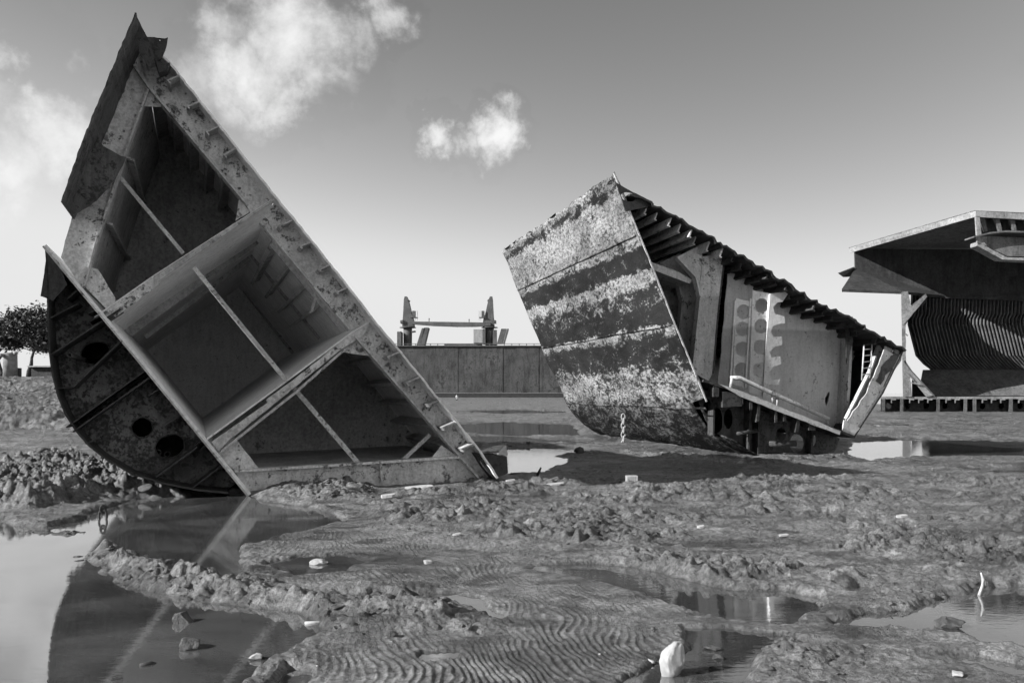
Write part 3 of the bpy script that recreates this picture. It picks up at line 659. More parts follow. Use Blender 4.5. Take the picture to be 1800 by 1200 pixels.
# tank top, its hanging stubs, and the double bottom under it
tt = [(1234, 669), (1300, 690), (1400, 730), (1500, 768)]
tank = prism('tank_top', B2, strip(jag(tt, 1.0, 12, closed=False), 4), -.1, 10, M['rust'], h2, trace=0)
prism('edge_strip', B2, jag([(1262, 674), (1300, 686), (1400, 726), (1478, 757), (1476, 764), (1400, 735), (1300, 696)], .8, 10), -.14, -.11, M['bulk'], tank)
for (u, w, l, c) in [(1257, 10, 16, 0), (1302, 4, 12, 0), (1318, 5, 16, 0), (1333, 4, 30, 1), (1362, 4, 22, 0), (1377, 5, 14, 0), (1402, 5, 22, 1), (1425, 12, 12, 0), (1285, 34, 22, 2)]:
    v = 664 + (u - 1222) * .375 + 4
    prism('stub', B2, [(u - w / 2, v - 4), (u + w / 2, v), (u + w / 2 - (3 if c == 1 else 0), v + l), (u - w / 2 - (4 if c == 1 else 0), v + l + (2 if c else 0))], -.08, .25, M['rust'], tank, trace=0)
dbl = [(1238, 678), (1300, 698), (1400, 738), (1500, 772), (1494, 790), (1484, 806), (1400, 818), (1346, 814), (1318, 800), (1294, 783), (1276, 764), (1260, 740), (1249, 714)]
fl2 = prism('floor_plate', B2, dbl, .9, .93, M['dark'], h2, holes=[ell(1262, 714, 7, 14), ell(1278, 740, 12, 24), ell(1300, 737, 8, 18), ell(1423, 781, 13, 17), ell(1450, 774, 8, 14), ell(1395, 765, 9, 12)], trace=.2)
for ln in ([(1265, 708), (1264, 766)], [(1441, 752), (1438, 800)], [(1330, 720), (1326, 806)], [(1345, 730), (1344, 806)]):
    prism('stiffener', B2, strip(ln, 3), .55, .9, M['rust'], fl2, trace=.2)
prism('dark_backing', B2, dbl, 4, 4.05, M['black'], h2, trace=.2)
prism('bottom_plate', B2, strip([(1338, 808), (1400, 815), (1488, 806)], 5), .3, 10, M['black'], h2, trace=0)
tube('pipe', [B2.pt(1352, 780, .4), B2.pt(1400, 779, .1)], .09, M['rust'], h2); tube('pipe', [B2.pt(1296, 762, .5), B2.pt(1330, 757, .6)], .06, M['rust'], h2)
# bent hand rail lying along the tank top
rail = tube('rail', [B2.pt(1284, 664, -.1), B2.pt(1300, 664, -.15), B2.pt(1340, 683, -.2), B2.pt(1400, 710, -.25), B2.pt(1456, 736, -.2)], .065, M['web'], h2)
for (a, b) in [((1287, 664), (1284, 684)), ((1357, 690), (1360, 708)), ((1366, 694), (1366, 718)), ((1452, 734), (1454, 744))]:
    tube('rail_post', [B2.pt(*a, -.15), B2.pt(*b, -.08)], .05, M['web'], rail, 6)
# side tank on the right: sloping frames, torn plate, ladder
prism('side_plate', B2, jag([(1588, 617), (1584, 634), (1566, 660), (1552, 690), (1530, 722), (1502, 766), (1486, 752), (1490, 738), (1524, 690), (1545, 640), (1556, 608)], 1.6, 8), .1, .14, M['web'], h2)
prism('side_plate', B2, strip([(1587, 617), (1552, 690), (1501, 768)], 3), .0, 8, M['rust'], h2, trace=0)
for d in (.5, 2.0, 3.6):
    f = prism('side_frame', B2, [(1548, 606), (1560, 612), (1540, 650), (1496, 738), (1484, 748), (1488, 732), (1530, 655)], d, d + .03, M['web'], h2, trace=.5)
    prism('frame_flange', B2, strip([(1546, 606), (1530, 652), (1488, 736)], 2.5), d - .04, d + .12, M['web'], f, trace=.5)
prism('knee_plate', B2, [(1486, 560), (1496, 566), (1500, 600), (1488, 640)], .6, .63, M['rust'], h2)
prism('knee_plate', B2, jag([(1484, 738), (1512, 752), (1500, 768), (1482, 760)], 1, 8), -.05, .0, M['bulk'], h2)
prism('torn_plate', B2, jag([(1584, 622), (1578, 640), (1556, 660), (1548, 676), (1540, 668), (1552, 640), (1566, 625)], 2, 6), .02, .05, M['rust'], h2)
lad = tube('ladder_rail', [B2.pt(1519, 606, .3), B2.pt(1515, 668, .3)], .025, M['pale'], h2, 6); tube('ladder_rail', [B2.pt(1533, 604, .3), B2.pt(1529, 664, .3)], .025, M['pale'], h2, 6)
for k in range(5): tube('rung', [B2.pt(1518 - k * .8, 614 + k * 11, .3), B2.pt(1532 - k * .8, 613 + k * 11, .3)], .018, M['pale'], lad, 5)
# chain hung on the shell
ch_base = B2.pt(1300, 700, 0)
def shell_point(u, v):
    """first hit of the pixel's ray with the outer shell of the middle section"""
    best = None
    for j in range(64):
        p0, p1 = B2.pt(*pr[j], 0), B2.pt(*pr[j + 1], 0); n = (p1 - p0).cross(B2.a); r = ray(u, v); den = r.dot(n)
        if abs(den) < 1e-9: continue
        lam = (p0 - CAM).dot(n) / den; q = CAM + r * lam; f = (q - p0).dot((p1 - p0)) / (p1 - p0).length_squared; s = (q - p0).dot(B2.a)
        if -.01 <= f <= 1.01 and 0 <= s <= L2 and (best is None or lam < best[0]): best = (lam, q)
    return best[1]
top = shell_point(1094, 728); top.y -= .28
chain = empty('anchor_chain', top); tag(chain, 'short rusted stud chain hanging down the banded hull plating', 'chain')
zb = 2 - (791 - V0) / F * top.y; nl = 8; step = (top.z - zb) / nl
for k in range(nl):
    c = top + Vector((0, 0, -step * (k + .5))); R, r = step * .68, step * .15; V, Fc = [], []
    side = Vector((1, 0, 0)) if k % 2 == 0 else Vector((.25, -1, 0)).normalized()
    nor = side.cross(Vector((0, 0, 1))); NN, MM = 18, 7
    for i in range(NN):
        t = 2 * math.pi * i / NN; x, z = .62 * R * math.cos(t), R * math.sin(t); ctr = c + side * x + Vector((0, 0, z)); o_ = (side * math.cos(t) + Vector((0, 0, math.sin(t)))).normalized()
        for j in range(MM): a = 2 * math.pi * j / MM; V.append(ctr + o_ * r * math.cos(a) + nor * r * math.sin(a))
    for i in range(NN):
        for j in range(MM): Fc.append((i * MM + j, i * MM + (j + 1) % MM, ((i + 1) % NN) * MM + (j + 1) % MM, ((i + 1) % NN) * MM + j))
    mesh_obj('link', V, Fc, M['chain_steel'], chain, True)

# ---------------------------------------------------------------- far right: hold of a bulk carrier cut across, deck still hanging over it
Y3 = 88.0
B3 = Block((at(1700, 725, Y3).x, Y3, 0), (0, 1, 0), (.462, 1, 0))
h3 = empty('hull_section', (at(1760, 725, Y3).x, Y3 + 5, 0))
tag(h3, 'huge open cargo hold section with corrugated bulkhead and jutting deck', 'hull section', 'cut ship sections')
R3 = 2250
prism('tank_top', B3, [(1548, 697), (R3, 697), (R3, 701), (1548, 701)], 0, 12, M['holdpale'], h3)
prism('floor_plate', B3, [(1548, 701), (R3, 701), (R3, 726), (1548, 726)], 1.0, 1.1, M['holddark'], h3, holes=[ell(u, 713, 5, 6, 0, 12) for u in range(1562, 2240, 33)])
prism('dark_backing', B3, [(1550, 699), (R3, 699), (R3, 726), (1550, 726)], 4, 4.1, M['black'], h3)  # black plate added behind the floor holes so they look dark
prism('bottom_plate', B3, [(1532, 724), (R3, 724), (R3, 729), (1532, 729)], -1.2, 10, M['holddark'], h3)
for k, u in enumerate(range(1550, 2240, 16)):
    big = k % 4 == 2 or k % 9 == 0
    prism('floor_web' if big else 'stiffener', B3, [(u, 701), (u + (6 if big else 2), 701), (u + (6 if big else 2), 725), (u, 725)] if big else [(u, 701), (u + 9, 701), (u + 9, 703), (u + 2, 703), (u + 2, 708), (u, 708)], -.1, 1.0, M['holdmid'] if big else M['holdpale'], h3, trace=0)
# side shell edge, hopper and topside brackets (cut faces, pale), then the plates behind them
prism('side_shell', B3, [(1584, 514), (1587, 514), (1590, 697), (1587, 697)], 0, 9, M['holdpale'], h3)
prism('side_web', B3, jag([(1586, 512), (1596, 512), (1600, 530), (1592, 575), (1593, 640), (1600, 660), (1603, 697), (1590, 697)], .5, 12), -.1, .1, M['holdpale'], h3)
prism('hopper_plate', B3, strip([(1590, 634), (1602, 652), (1643, 697)], 3), -.1, 9, M['holdmid'], h3)
prism('hopper_web', B3, [(1592, 640), (1604, 655), (1640, 695), (1628, 697), (1596, 658)], -.15, .1, M['holdpale'], h3)
prism('topside_plate', B3, strip([(1590, 560), (1600, 540), (1628, 517)], 3), -.1, 9, M['holdmid'], h3)
prism('topside_web', B3, [(1588, 522), (1604, 538), (1626, 518), (1630, 521), (1596, 562), (1588, 570)], -.15, .1, M['holdpale'], h3)
for (a, b) in [((1594, 655), (1606, 668)), ((1600, 672), (1620, 676)), ((1590, 585), (1596, 590)), ((1589, 540), (1604, 550))]:
    prism('stiffener', B3, strip([a, b], 2), -.3, -.12, M['holdpale'], h3)
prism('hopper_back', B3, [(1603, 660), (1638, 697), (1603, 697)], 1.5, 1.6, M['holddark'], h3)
# corrugated bulkhead with sloping stool
N = 104; V, Fc = [], []
x0, x1 = at(1596, 600, Y3 + 8).x, at(R3, 600, Y3 + 8).x
rows = [(7.2, 690), (8.0, 648), (8.25, 640), (8.0, 625), (8.0, 570), (8.15, 560), (8.0, 552), (8.0, 470)]
for (d, v) in rows:
    for i in range(N * 4 + 1):
        x = x0 + (x1 - x0) * i / (N * 4); ph = i % 4; amp = 0 if v in (690,) else (.34 if v != 648 else .2)
        p = at(1700, v, Y3 + 8); lean = {690: 3.2, 648: 2.4, 640: 1.9, 625: .9, 570: 0, 560: .1, 552: .3, 470: .5}[v]; V.append((x + lean, Y3 + d + (amp * (1 if ph in (1, 2) else -1) if amp else -1.2), p.z))
n1 = N * 4 + 1
for r in range(len(rows) - 1):
    for i in range(n1 - 1): a = r * n1 + i; Fc.append((a, a + 1, a + n1 + 1, a + n1))
cb = mesh_obj('corrugated_bulkhead', V, Fc, M['holdmid'], h3)
p0 = at(1600, 697, Y3).z
sv = [(at(1640, 697, Y3).x, Y3 + 3.2, p0 + .1), (at(R3, 697, Y3).x, Y3 + 3.2, p0 + .1), (x1, Y3 + 7.4, at(1700, 650, Y3 + 8).z), (x0 + 1.4, Y3 + 7.4, at(1700, 650, Y3 + 8).z)]
mesh_obj('bulkhead_stool', sv + [(a, b + .1, c - .1) for a, b, c in sv], [(0, 1, 2, 3), (7, 6, 5, 4), (0, 4, 5, 1), (1, 5, 6, 2), (2, 6, 7, 3), (3, 7, 4, 0)], M['holdmid'], h3)
# the deck with its topside tank, jutting out towards the left
def quadbox(name, pts, th, mat, parent):
    n = len(pts); V = [Vector(p) for p in pts] + [Vector(p) + Vector(th) for p in pts]
    Fc = [tuple(range(n)), tuple(reversed(range(n, 2 * n)))] + [(i, (i + 1) % n, n + (i + 1) % n, n + i) for i in range(n)]
    o = mesh_obj(name, V, Fc, mat, parent); fix_normals(o.data); return o
YA, YB = 78.0, 96.0        # near corner of the deck, far tip of the deck
A, T_ = at(1715, 371, YA), at(1494, 436, YB)
A2, T2 = at(1715, 381, YA), at(1496, 444, YB)
quadbox('deck_edge', [T_, A, A2, T2], (0, .25, 0), M['holdpale'], h3)
Rr = at(R3, 395, YA); Rf = at(R3, 455, YB + 6)
quadbox('deck_plate', [T_ + Vector((0, .3, 0)), A + Vector((0, .3, 0)), Rr, Rf], (0, 0, .12), M['holdmid'], h3)
quadbox('deck_edge', [A, at(R3, 402, YA), at(R3, 412, YA), A2], (0, .25, 0), M['holdpale'], h3)
# longitudinal coaming below the deck and the sloping tank plate under it
C0, C1 = at(1503, 436.5, YB - .3), at(R3, 444, YB - 2)
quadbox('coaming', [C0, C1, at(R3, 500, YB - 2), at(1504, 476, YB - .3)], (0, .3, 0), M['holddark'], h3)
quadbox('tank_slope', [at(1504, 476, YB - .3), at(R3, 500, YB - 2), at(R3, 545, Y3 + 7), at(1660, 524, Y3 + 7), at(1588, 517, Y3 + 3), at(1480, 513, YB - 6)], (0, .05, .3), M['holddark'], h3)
quadbox('torn_bracket', [at(1502, 470, YB - .6), at(1474, 481, YB - 3), at(1482, 487, YB - 3), at(1506, 486, YB - .6)], (0, .2, .1), M['black'], h3)
# near topside tank, cut open: webs, stringer, flange
quadbox('dark_backing', [at(1716, 380, YA + 2), at(R3, 405, YA + 2), at(R3, 470, YA + 2), at(1765, 455, YA + 2), at(1718, 428, YA + 2)], (0, .1, 0), M['holddark'], h3)
quadbox('tank_flange', [at(1718, 425, YA), at(1770, 452, YA), at(R3, 470, YA), at(R3, 478, YA), at(1762, 456, YA), at(1718, 432, YA)], (0, 1.2, 0), M['holdpale'], h3)
quadbox('stringer', [at(1712, 415, YA - .3), at(1740, 408, YA - .3), at(1768, 405, YA - .3), at(R3, 420, YA - .3), at(R3, 423, YA - .3), at(1768, 408, YA - .3), at(1740, 411, YA - .3), at(1712, 417.5, YA - .3)], (0, 1.6, 0), M['holdmid'], h3)
quadbox('tank_web', [at(1715, 380, YA), at(1722, 380, YA), at(1726, 420, YA), at(1735, 432, YA), at(1718, 428, YA)], (0, .2, 0), M['holdpale'], h3)
quadbox('tank_web', [at(1737, 415, YA + .4), at(R3, 440, YA + .4), at(R3, 465, YA + .4), at(1770, 450, YA + .4), at(1737, 434, YA + .4)], (0, .1, 0), M['holdmid'], h3)
for u in range(1722, 2200, 26):
    k = (u - 1722) * .045
    quadbox('deck_bracket', [at(u, 382 + k, YA + .3), at(u + 9, 382 + k, YA + .3), at(u + 14, 406 + k, YA + .3), at(u + 10, 407 + k, YA + .3)], (0, .3, 0), M['holdmid'], h3)

# ---------------------------------------------------------------- far ship with its cranes
YS = 400.0
sx = lambda u: (u - U0) / F * YS
szz = lambda v: HC - (v - V0) / F * YS
ship = empty('cargo_ship', (sx(900), YS, 0)); tag(ship, 'beached cargo ship with dark flat side and two deck cranes in the distance', 'ship')
us = [560, 640, 702, 757, 805, 858, 884, 903, 947, 1010, 1080, 1150, 1230]
for i in range(len(us) - 1):
    a, b = sx(us[i]), sx(us[i + 1]) - .02; j = .15 * (i % 2) + random.uniform(0, .1)
    box('hull_panel', a, b, YS - j, YS + 24, szz(690), szz(609), M['shipside'], ship)
box('boot_topping', sx(556), sx(1234), YS - .5, YS + 24.5, szz(702), szz(690.3), M['black'], ship)
dk = box('deck', sx(556), sx(1234), YS - .8, YS + 24.5, szz(608.8), szz(607), M['shipdeck'], ship)
for u in range(600, 1230, 13):
    box('rail_post', sx(u), sx(u) + .35, YS - .6, YS - .3, szz(607), szz(604), M['shipdeck'], dk)
box('rail', sx(690), sx(1230), YS - .62, YS - .35, szz(604.6), szz(603.6), M['shipdeck'], dk)
for u in (820, 1015): box('hatch_coaming', sx(u - 40), sx(u + 26), YS + 3, YS + 20, szz(607), szz(603), M['shipdeck'], ship)
def hatch_box(u0, u1, v0, v1, lean=0.0):
    y0, y1 = YS + 2, YS + 9; g = []
    z0, z1 = szz(v1), szz(v0); x0_, x1_ = sx(u0), sx(u1)
    V = [(x0_, y0, z0), (x1_, y0, z0), (x1_, y1, z0), (x0_, y1, z0), (x0_ + lean, y0, z1), (x1_ + lean, y0, z1), (x1_ + lean, y1, z1), (x0_ + lean, y1, z1)]
    return mesh_obj('hatch_cover', V, [(0, 3, 2, 1), (4, 5, 6, 7), (0, 1, 5, 4), (1, 2, 6, 5), (2, 3, 7, 6), (3, 0, 4, 7)], M['shipdeck'], ship)
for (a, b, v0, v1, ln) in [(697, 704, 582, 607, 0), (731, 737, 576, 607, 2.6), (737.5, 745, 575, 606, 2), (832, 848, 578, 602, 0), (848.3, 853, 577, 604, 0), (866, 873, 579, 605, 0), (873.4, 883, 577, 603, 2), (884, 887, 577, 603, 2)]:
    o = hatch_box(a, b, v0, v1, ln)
    if a == 832: o.data.materials[0] = M['shippale']  # sunlit left face of the box put into its pale colour
def crane(u, flip):
    s = flip; X = sx(u); cr = empty('ship_crane', (X, YS + 6, szz(607)))
    def poly(name, pts, y0, y1, mat=M['shipdeck'], par=cr):
        n = len(pts); V = [(X + s * a * YS / F, y0, szz(v)) for a, v in pts] + [(X + s * a * YS / F, y1, szz(v)) for a, v in pts]
        o = mesh_obj(name, V, [tuple(range(n)), tuple(reversed(range(n, 2 * n)))] + [(i, (i + 1) % n, n + (i + 1) % n, n + i) for i in range(n)], mat, par); fix_normals(o.data); return o
    tube('pedestal', [(X, YS + 6, szz(610)), (X, YS + 6, szz(572))], [2.0, 2.1], M['shipdeck'], cr, 14)
    tube('ring_platform', [(X, YS + 6, szz(574.5)), (X, YS + 6, szz(573.2))], 3.9, M['shipdeck'], cr, 14)
    poly('house', [(-9, 572), (12, 572), (11, 560), (8, 552), (3, 530), (0, 525), (-6, 524), (-7, 545)], YS + 3.8, YS + 8.2)
    poly('head_sheave', [(-6, 524), (-5, 519), (-1, 519), (1, 523), (4, 526), (2, 530), (-6, 528)], YS + 4.4, YS + 7.6)
    poly('cab', [(9, 545), (14, 545), (14, 556), (9, 556)], YS + 3.2, YS + 6)
    poly('platform', [(-12, 562), (-7, 561), (-7, 566), (-12, 567)], YS + 3, YS + 8)
    poly('platform', [(6, 556), (18, 556), (18, 557), (6, 557)], YS + 3, YS + 7); poly('platform', [(8, 581), (14, 580), (14, 582), (8, 583)], YS + 3, YS + 7)
    for a in (15, 18): poly('rail_post', [(a, 545), (a + .5, 545), (a + .5, 562), (a, 562)], YS + 3.2, YS + 3.4)
    return cr
c1 = crane(714, 1); tag(c1, 'deck crane tower at the hinge end of the lowered jib, on the far ship', 'crane', 'deck cranes of the far ship')
c2 = crane(860, -1); tag(c2, 'deck crane tower carrying the tip end of the lowered jib, on the far ship', 'crane', 'deck cranes of the far ship')
n = 0; X0, X1 = sx(722), sx(862); V = []
for (X, va, vb) in [(X0, 564, 568.5), (sx(760), 564.5, 571.5), (sx(800), 565, 573), (sx(835), 565.5, 573), (X1, 566, 571.5)]:
    V += [(X, YS + 2.6, szz(va)), (X, YS + 5.4, szz(va)), (X, YS + 5.4, szz(vb)), (X, YS + 2.6, szz(vb))]
Fc = [(0, 1, 2, 3), (19, 18, 17, 16)]
for i in range(4):
    for k in range(4): Fc.append((i * 4 + k, i * 4 + k + 4, i * 4 + (k + 1) % 4 + 4, i * 4 + (k + 1) % 4))
jib = mesh_obj('jib', V, Fc, M['shipdeck'], c1); fix_normals(jib.data)

# ---------------------------------------------------------------- people
def person(name, base, height, pose, top, legs, label):
    k = height / 1.75; root = empty(name, base); b = Vector(base)
    J = dict(hip=(0, 0, .92), chest=(0, 0, 1.28), neck=(0, 0, 1.48), head=(0, 0, 1.62), crown=(0, 0, 1.72), ks=(-.1, -.03, .48), fs=(-.12, 0, .04), ts=(-.12, -.16, .03), kd=(.1, -.03, .48), fd=(.12, 0, .04), td=(.12, -.16, .03),
             sl=(-.2, 0, 1.42), el=(-.27, .02, 1.13), hl=(-.24, -.1, .88), sr=(.2, 0, 1.42), er=(.27, .02, 1.13), hr=(.24, -.1, .88)); J.update(pose)
    rad = dict(hip=.15, chest=.16, neck=.07, head=.105, crown=.08, ks=.07, fs=.05, ts=.04, kd=.07, fd=.05, td=.04, sl=.075, el=.05, hl=.04, sr=.075, er=.05, hr=.04)
    names = list(J); E = [('hip', 'chest'), ('chest', 'neck'), ('neck', 'head'), ('head', 'crown'), ('hip', 'ks'), ('ks', 'fs'), ('fs', 'ts'), ('hip', 'kd'), ('kd', 'fd'), ('fd', 'td'), ('chest', 'sl'), ('sl', 'el'), ('el', 'hl'), ('chest', 'sr'), ('sr', 'er'), ('er', 'hr')]
    me = bpy.data.meshes.new('body'); me.from_pydata([Vector(J[n]) * k for n in names], [(names.index(a), names.index(c)) for a, c in E], [])
    o = bpy.data.objects.new('body', me); COL.objects.link(o); o.parent = root
    md = o.modifiers.new('skin', 'SKIN')
    for i, n in enumerate(names): me.skin_vertices[0].data[i].radius = (rad[n] * k, rad[n] * k); me.skin_vertices[0].data[i].use_root = (n == 'hip')
    o.modifiers.new('sub', 'SUBSURF').render_levels = 1
    me.materials.append(top)
    V, Fc = tube_geo([b + Vector(J['head']) * k + Vector((0, .01, .0)), b + Vector(J['head']) * k + Vector((0, .01, .08)) * k, b + Vector(J['crown']) * k + Vector((0, 0, .05)) * k], [.115 * k, .115 * k, .05 * k], 8)
    mesh_obj('hair', V, Fc, M['cloth_dark'], root, True)
    for a, c, d in (('hip', 'ks', 'fs'), ('hip', 'kd', 'fd')):
        off = -.08 if a and c == 'ks' else .08
        V, Fc = tube_geo([b + (Vector(J[a]) + Vector((off, 0, .05))) * k, b + Vector(J[c]) * k, b + (Vector(J[d]) + Vector((0, 0, .08))) * k], [.13 * k, .09 * k, .075 * k], 8); mesh_obj('trouser_leg', V, Fc, legs, root, True)
    tag(root, label, 'person'); return root
person('person', (sx(753), YS + 3.6, szz(564.3)), 1.8, {}, M['cloth_dark'], M['cloth_dark'], 'dark clad worker standing on the crane jib near its hinge end')
person('person', (sx(824), YS + 3.6, szz(565.3)), 1.75, {'hl': (-.3, -.25, 1.0)}, M['cloth_dark'], M['cloth_dark'], 'dark clad worker standing on the crane jib near its tip end')
gpos = G(803, 706); gpos.z = gz(gpos.x, gpos.y)
person('person', gpos, 1.62, {'chest': (0, -.12, 1.25), 'neck': (.0, -.22, 1.42), 'head': (0, -.28, 1.54), 'crown': (0, -.31, 1.64), 'hl': (-.2, -.35, .85), 'hr': (.22, -.35, .85)}, M['cloth_white'], M['cloth_dark'], 'worker in a white shirt bending on the mud before the far ship')

# ---------------------------------------------------------------- trees, post and hut on the bank
def tree(name, u, v, Y, height, radius, label, seed, n_leaf=9000, lean=0.0):
    r = random.Random(seed); nr_ = np.random.default_rng(seed); b = at(u, v, Y); b.z = gz(b.x, b.y) - .1
    root = empty(name, b); tips = []; geos = []
    def limb(p, d, L, rad, lvl):
        path = [p]; q = p; rr = [rad]
        for i in range(4):
            d = (d + Vector((r.uniform(-.22, .22), r.uniform(-.22, .22), r.uniform(-.05, .16)))).normalized(); q = q + d * L / 4; path.append(q); rr.append(rad * (1 - .17 * (i + 1)))
            if lvl > 0 and i >= 1: tips.append((q, lvl))
        geos.append(tube_geo(path, rr, 7 if lvl == 0 else 5))
        if lvl < 3:
            for k in range(r.randint(3, 4) if lvl == 0 else r.randint(2, 3)):
                a = r.uniform(0, 2 * math.pi); e = Vector((math.cos(a), math.sin(a), r.uniform(.15, .8))).normalized()
                limb(q if k else path[3], (d * .35 + e).normalized(), L * r.uniform(.62, .85), rad * .52, lvl + 1)
    limb(b, Vector((lean, 0, 1)), height * .36, height * .035, 0)
    V, Fc = merge(geos); mesh_obj('trunk', V, Fc, M['bark'], root, True)
    tp_ = [t for t in tips if t[1] >= 2]; cl_ = [r.choice(tp_)[0] for _ in range(120)]
    c = np.array([cl_[i] for i in nr_.integers(0, len(cl_), n_leaf)]); P = c + nr_.normal(0, 1, (n_leaf, 3)) * np.array([.42, .42, .28]) * radius * .30
    s = height * .022 * nr_.uniform(.6, 1.4, n_leaf)[:, None]; a = nr_.normal(0, 1, (n_leaf, 3)); a[:, 2] *= .5; a /= np.linalg.norm(a, axis=1)[:, None]
    w = np.cross(a, nr_.normal(0, 1, (n_leaf, 3))); w /= np.linalg.norm(w, axis=1)[:, None]
    Q = np.stack([P - a * s, P + w * s * .55, P + a * s, P - w * s * .55], 1).reshape(-1, 3); Fq = np.arange(n_leaf * 4).reshape(-1, 4).tolist()
    mesh_obj('crown', [Vector(x) for x in Q], Fq, M['leaf'], root)
    tag(root, label, 'tree', 'trees on the bank')
YT = 82.0
tree('broadleaf_tree', 50, 662, YT, 7.4, 4.6, 'spreading dark tree between the concrete post and the tipped hull', 5, 22000)
tree('broadleaf_tree', 2, 662, YT + 4, 7.4, 4.6, 'dark tree at the picture edge behind the concrete post', 12, 22000)
tree('broadleaf_tree', 108, 662, YT + 8, 6.0, 3.8, 'smaller dark tree half hidden behind the tipped hull', 21, 10000)
YP = 78.0
pb = at(18, 664, YP); pb.z = gz(pb.x, pb.y) - .2; zt = HC + (V0 - 620) / F * YP
post = empty('mooring_post', pb); tag(post, 'stout pale concrete post with a pipe stub on the left bank', 'post')
tube('post_body', [(pb.x, YP, pb.z), (pb.x, YP, zt - .1), (pb.x, YP, zt)], [.62, .58, .54], M['concrete'], post, 16)
tube('pipe_stub', [(pb.x - .35, YP - .9, zt - .25), (pb.x - .35, YP + .3, zt - .25)], .17, M['concrete'], post, 10)
tube('pipe_stub', [(pb.x + .5, YP - .2, zt - .05), (pb.x + .85, YP - .5, zt - .05)], .14, M['concrete'], post, 10)
ub = at(72, 662, YT - 2); ub.z = gz(ub.x, ub.y) - .2; zt = HC + (V0 - 645) / F * (YT - 2)
shed = empty('low_shed', ub); tag(shed, 'low dark shed under the tree on the left bank', 'shed')
box('wall', ub.x - .9, ub.x + 3.2, YT - 2, YT + .4, ub.z, zt, M['rust'], shed); box('roof', ub.x - 1.1, ub.x + 3.4, YT - 2.3, YT + .7, zt, zt + .12, M['grey'], shed)
tube('oil_drum', [(ub.x - 1.6, YT - 3, ub.z), (ub.x - 1.6, YT - 3, ub.z + 1.1)], .32, M['rust'], None, 14, loc=(ub.x - 1.6, YT - 3, ub.z))
tag(bpy.data.objects['oil_drum'], 'dark steel drum standing beside the low shed', 'drum')

# ---------------------------------------------------------------- loose things on the mud
def on_ground(u, v, sink=.0):
    p = G(u, v, .03)
    for _ in range(4): p = G(u, v, max(gz(p.x, p.y), 0))
    p.z -= sink; return p
def rock_geo(size, seed, flat=1.0, sub=3, rough=.22, chop=0):
    bm = bmesh.new(); bmesh.ops.create_icosphere(bm, subdivisions=sub, radius=1)
    V = np.array([v.co[:] for v in bm.verts]); Fc = [tuple(v.index for v in f.verts) for f in bm.faces]; bm.free()
    r = np.random.default_rng(seed); o = r.uniform(-50, 50, 3); k = np.zeros(len(V))
    for f, a in ((1.1, 1), (2.3, .6), (4.7, .35), (9, .18)):
        k += a * (perlin(V[:, 0] * f + o[0] + V[:, 2] * f * .7, V[:, 1] * f + o[1] - V[:, 2] * f * .6, seed) )
    for _ in range(6):                                   # chop flat facets
        n = r.normal(0, 1, 3); n /= np.linalg.norm(n); t = r.uniform(.62, .85); d = V @ n; V = V - np.outer(np.maximum(d - t, 0), n)
    for _ in range(chop):
        n = r.normal(0, 1, 3); n /= np.linalg.norm(n); t = r.uniform(.42, .68); d = V @ n; V = V - np.outer(np.maximum(d - t, 0) * .95, n)
    V = V * (1 + rough * k)[:, None] * np.array(size); V[:, 2] *= flat
    return V, Fc
def rock(name, u, v, w, h, mat, seed, label, cat, dy=.8, sink=.3, rot=0.0, group=None):
    p = on_ground(u, v); k = p.y / F; V, Fc = rock_geo((w * k / 2, w * k / 2 * dy, h * k / 2), seed, sub=4, rough=.16, chop=5) ; V = V * 1.2
    c, s = math.cos(rot), math.sin(rot); V = V @ np.array([[c, 0, -s], [0, 1, 0], [s, 0, c]])
    zc = p.z + h * k * (.5 - sink)
    o = mesh_obj(name, [Vector(q) + Vector((p.x, p.y, zc)) for q in V], Fc, mat, None, True, loc=p); return tag(o, label, cat, group)
rock('boulder', 1186, 1184, 44, 60, M['white_stone'], 33, 'smooth white boulder leaning at the edge of the dark pool', 'boulder', .9, .12, .45)
rock('boulder', 1664, 1101, 48, 22, M['dark_stone'], 8, 'dark wet boulder lying alone in the bright right pool', 'boulder', .8, .2)
rock('stone', 452, 1157, 26, 14, M['white_stone'], 12, 'pale cracked stone in the shallow water below the mud ridge', 'stone')
rock('stone', 322, 1092, 34, 26, M['clod'], 14, 'angular grey stone at the foot of the long mud ridge', 'stone')
rock('stone', 332, 1138, 40, 24, M['clod'], 15, 'knobbly grey stone lying in the dark pool below the ridge', 'stone')
rock('stone', 562, 990, 30, 10, M['white_stone'], 16, 'small flat white stone in the oval puddle behind the ridge', 'stone')
rock('stone', 752, 990, 15, 9, M['white_stone'], 17, 'small white shell-like stone on the rippled sand', 'stone')
rock('stone', 1634, 912, 12, 14, M['dark_stone'], 18, 'small dark upright lump on the rough mud at right', 'stone')
rock('stone', 1180, 932, 11, 11, M['dark_stone'], 19, 'small dark lump alone on the open mud', 'stone')
rock('stone', 1682, 1186, 26, 10, M['white_stone'], 23, 'pale stone at the lower right corner pool', 'stone')
rock('stone', 1262, 1157, 20, 12, M['clod'], 24, 'grey stone in the dark pool beside the white boulder', 'stone')
rock('stone', 1145, 1164, 16, 9, M['white_stone'], 25, 'small pale stone at the foot of the white boulder', 'stone')
rock('stone', 1440, 1204, 22, 10, M['dark_stone'], 26, 'dark stone at the bottom edge of the picture', 'stone')
rock('stone', 690, 1118, 20, 14, M['clod'], 27, 'rounded grey stone under the short mud ridge', 'stone')
rock('stone', 1250, 1140, 30, 9, M['clod'], 28, 'flat grey stone on the near shore of the dark pool', 'stone')
rock('stone', 1020, 796, 18, 14, M['dark_stone'], 29, 'dark pointed rock at the edge of the bright pool', 'stone')
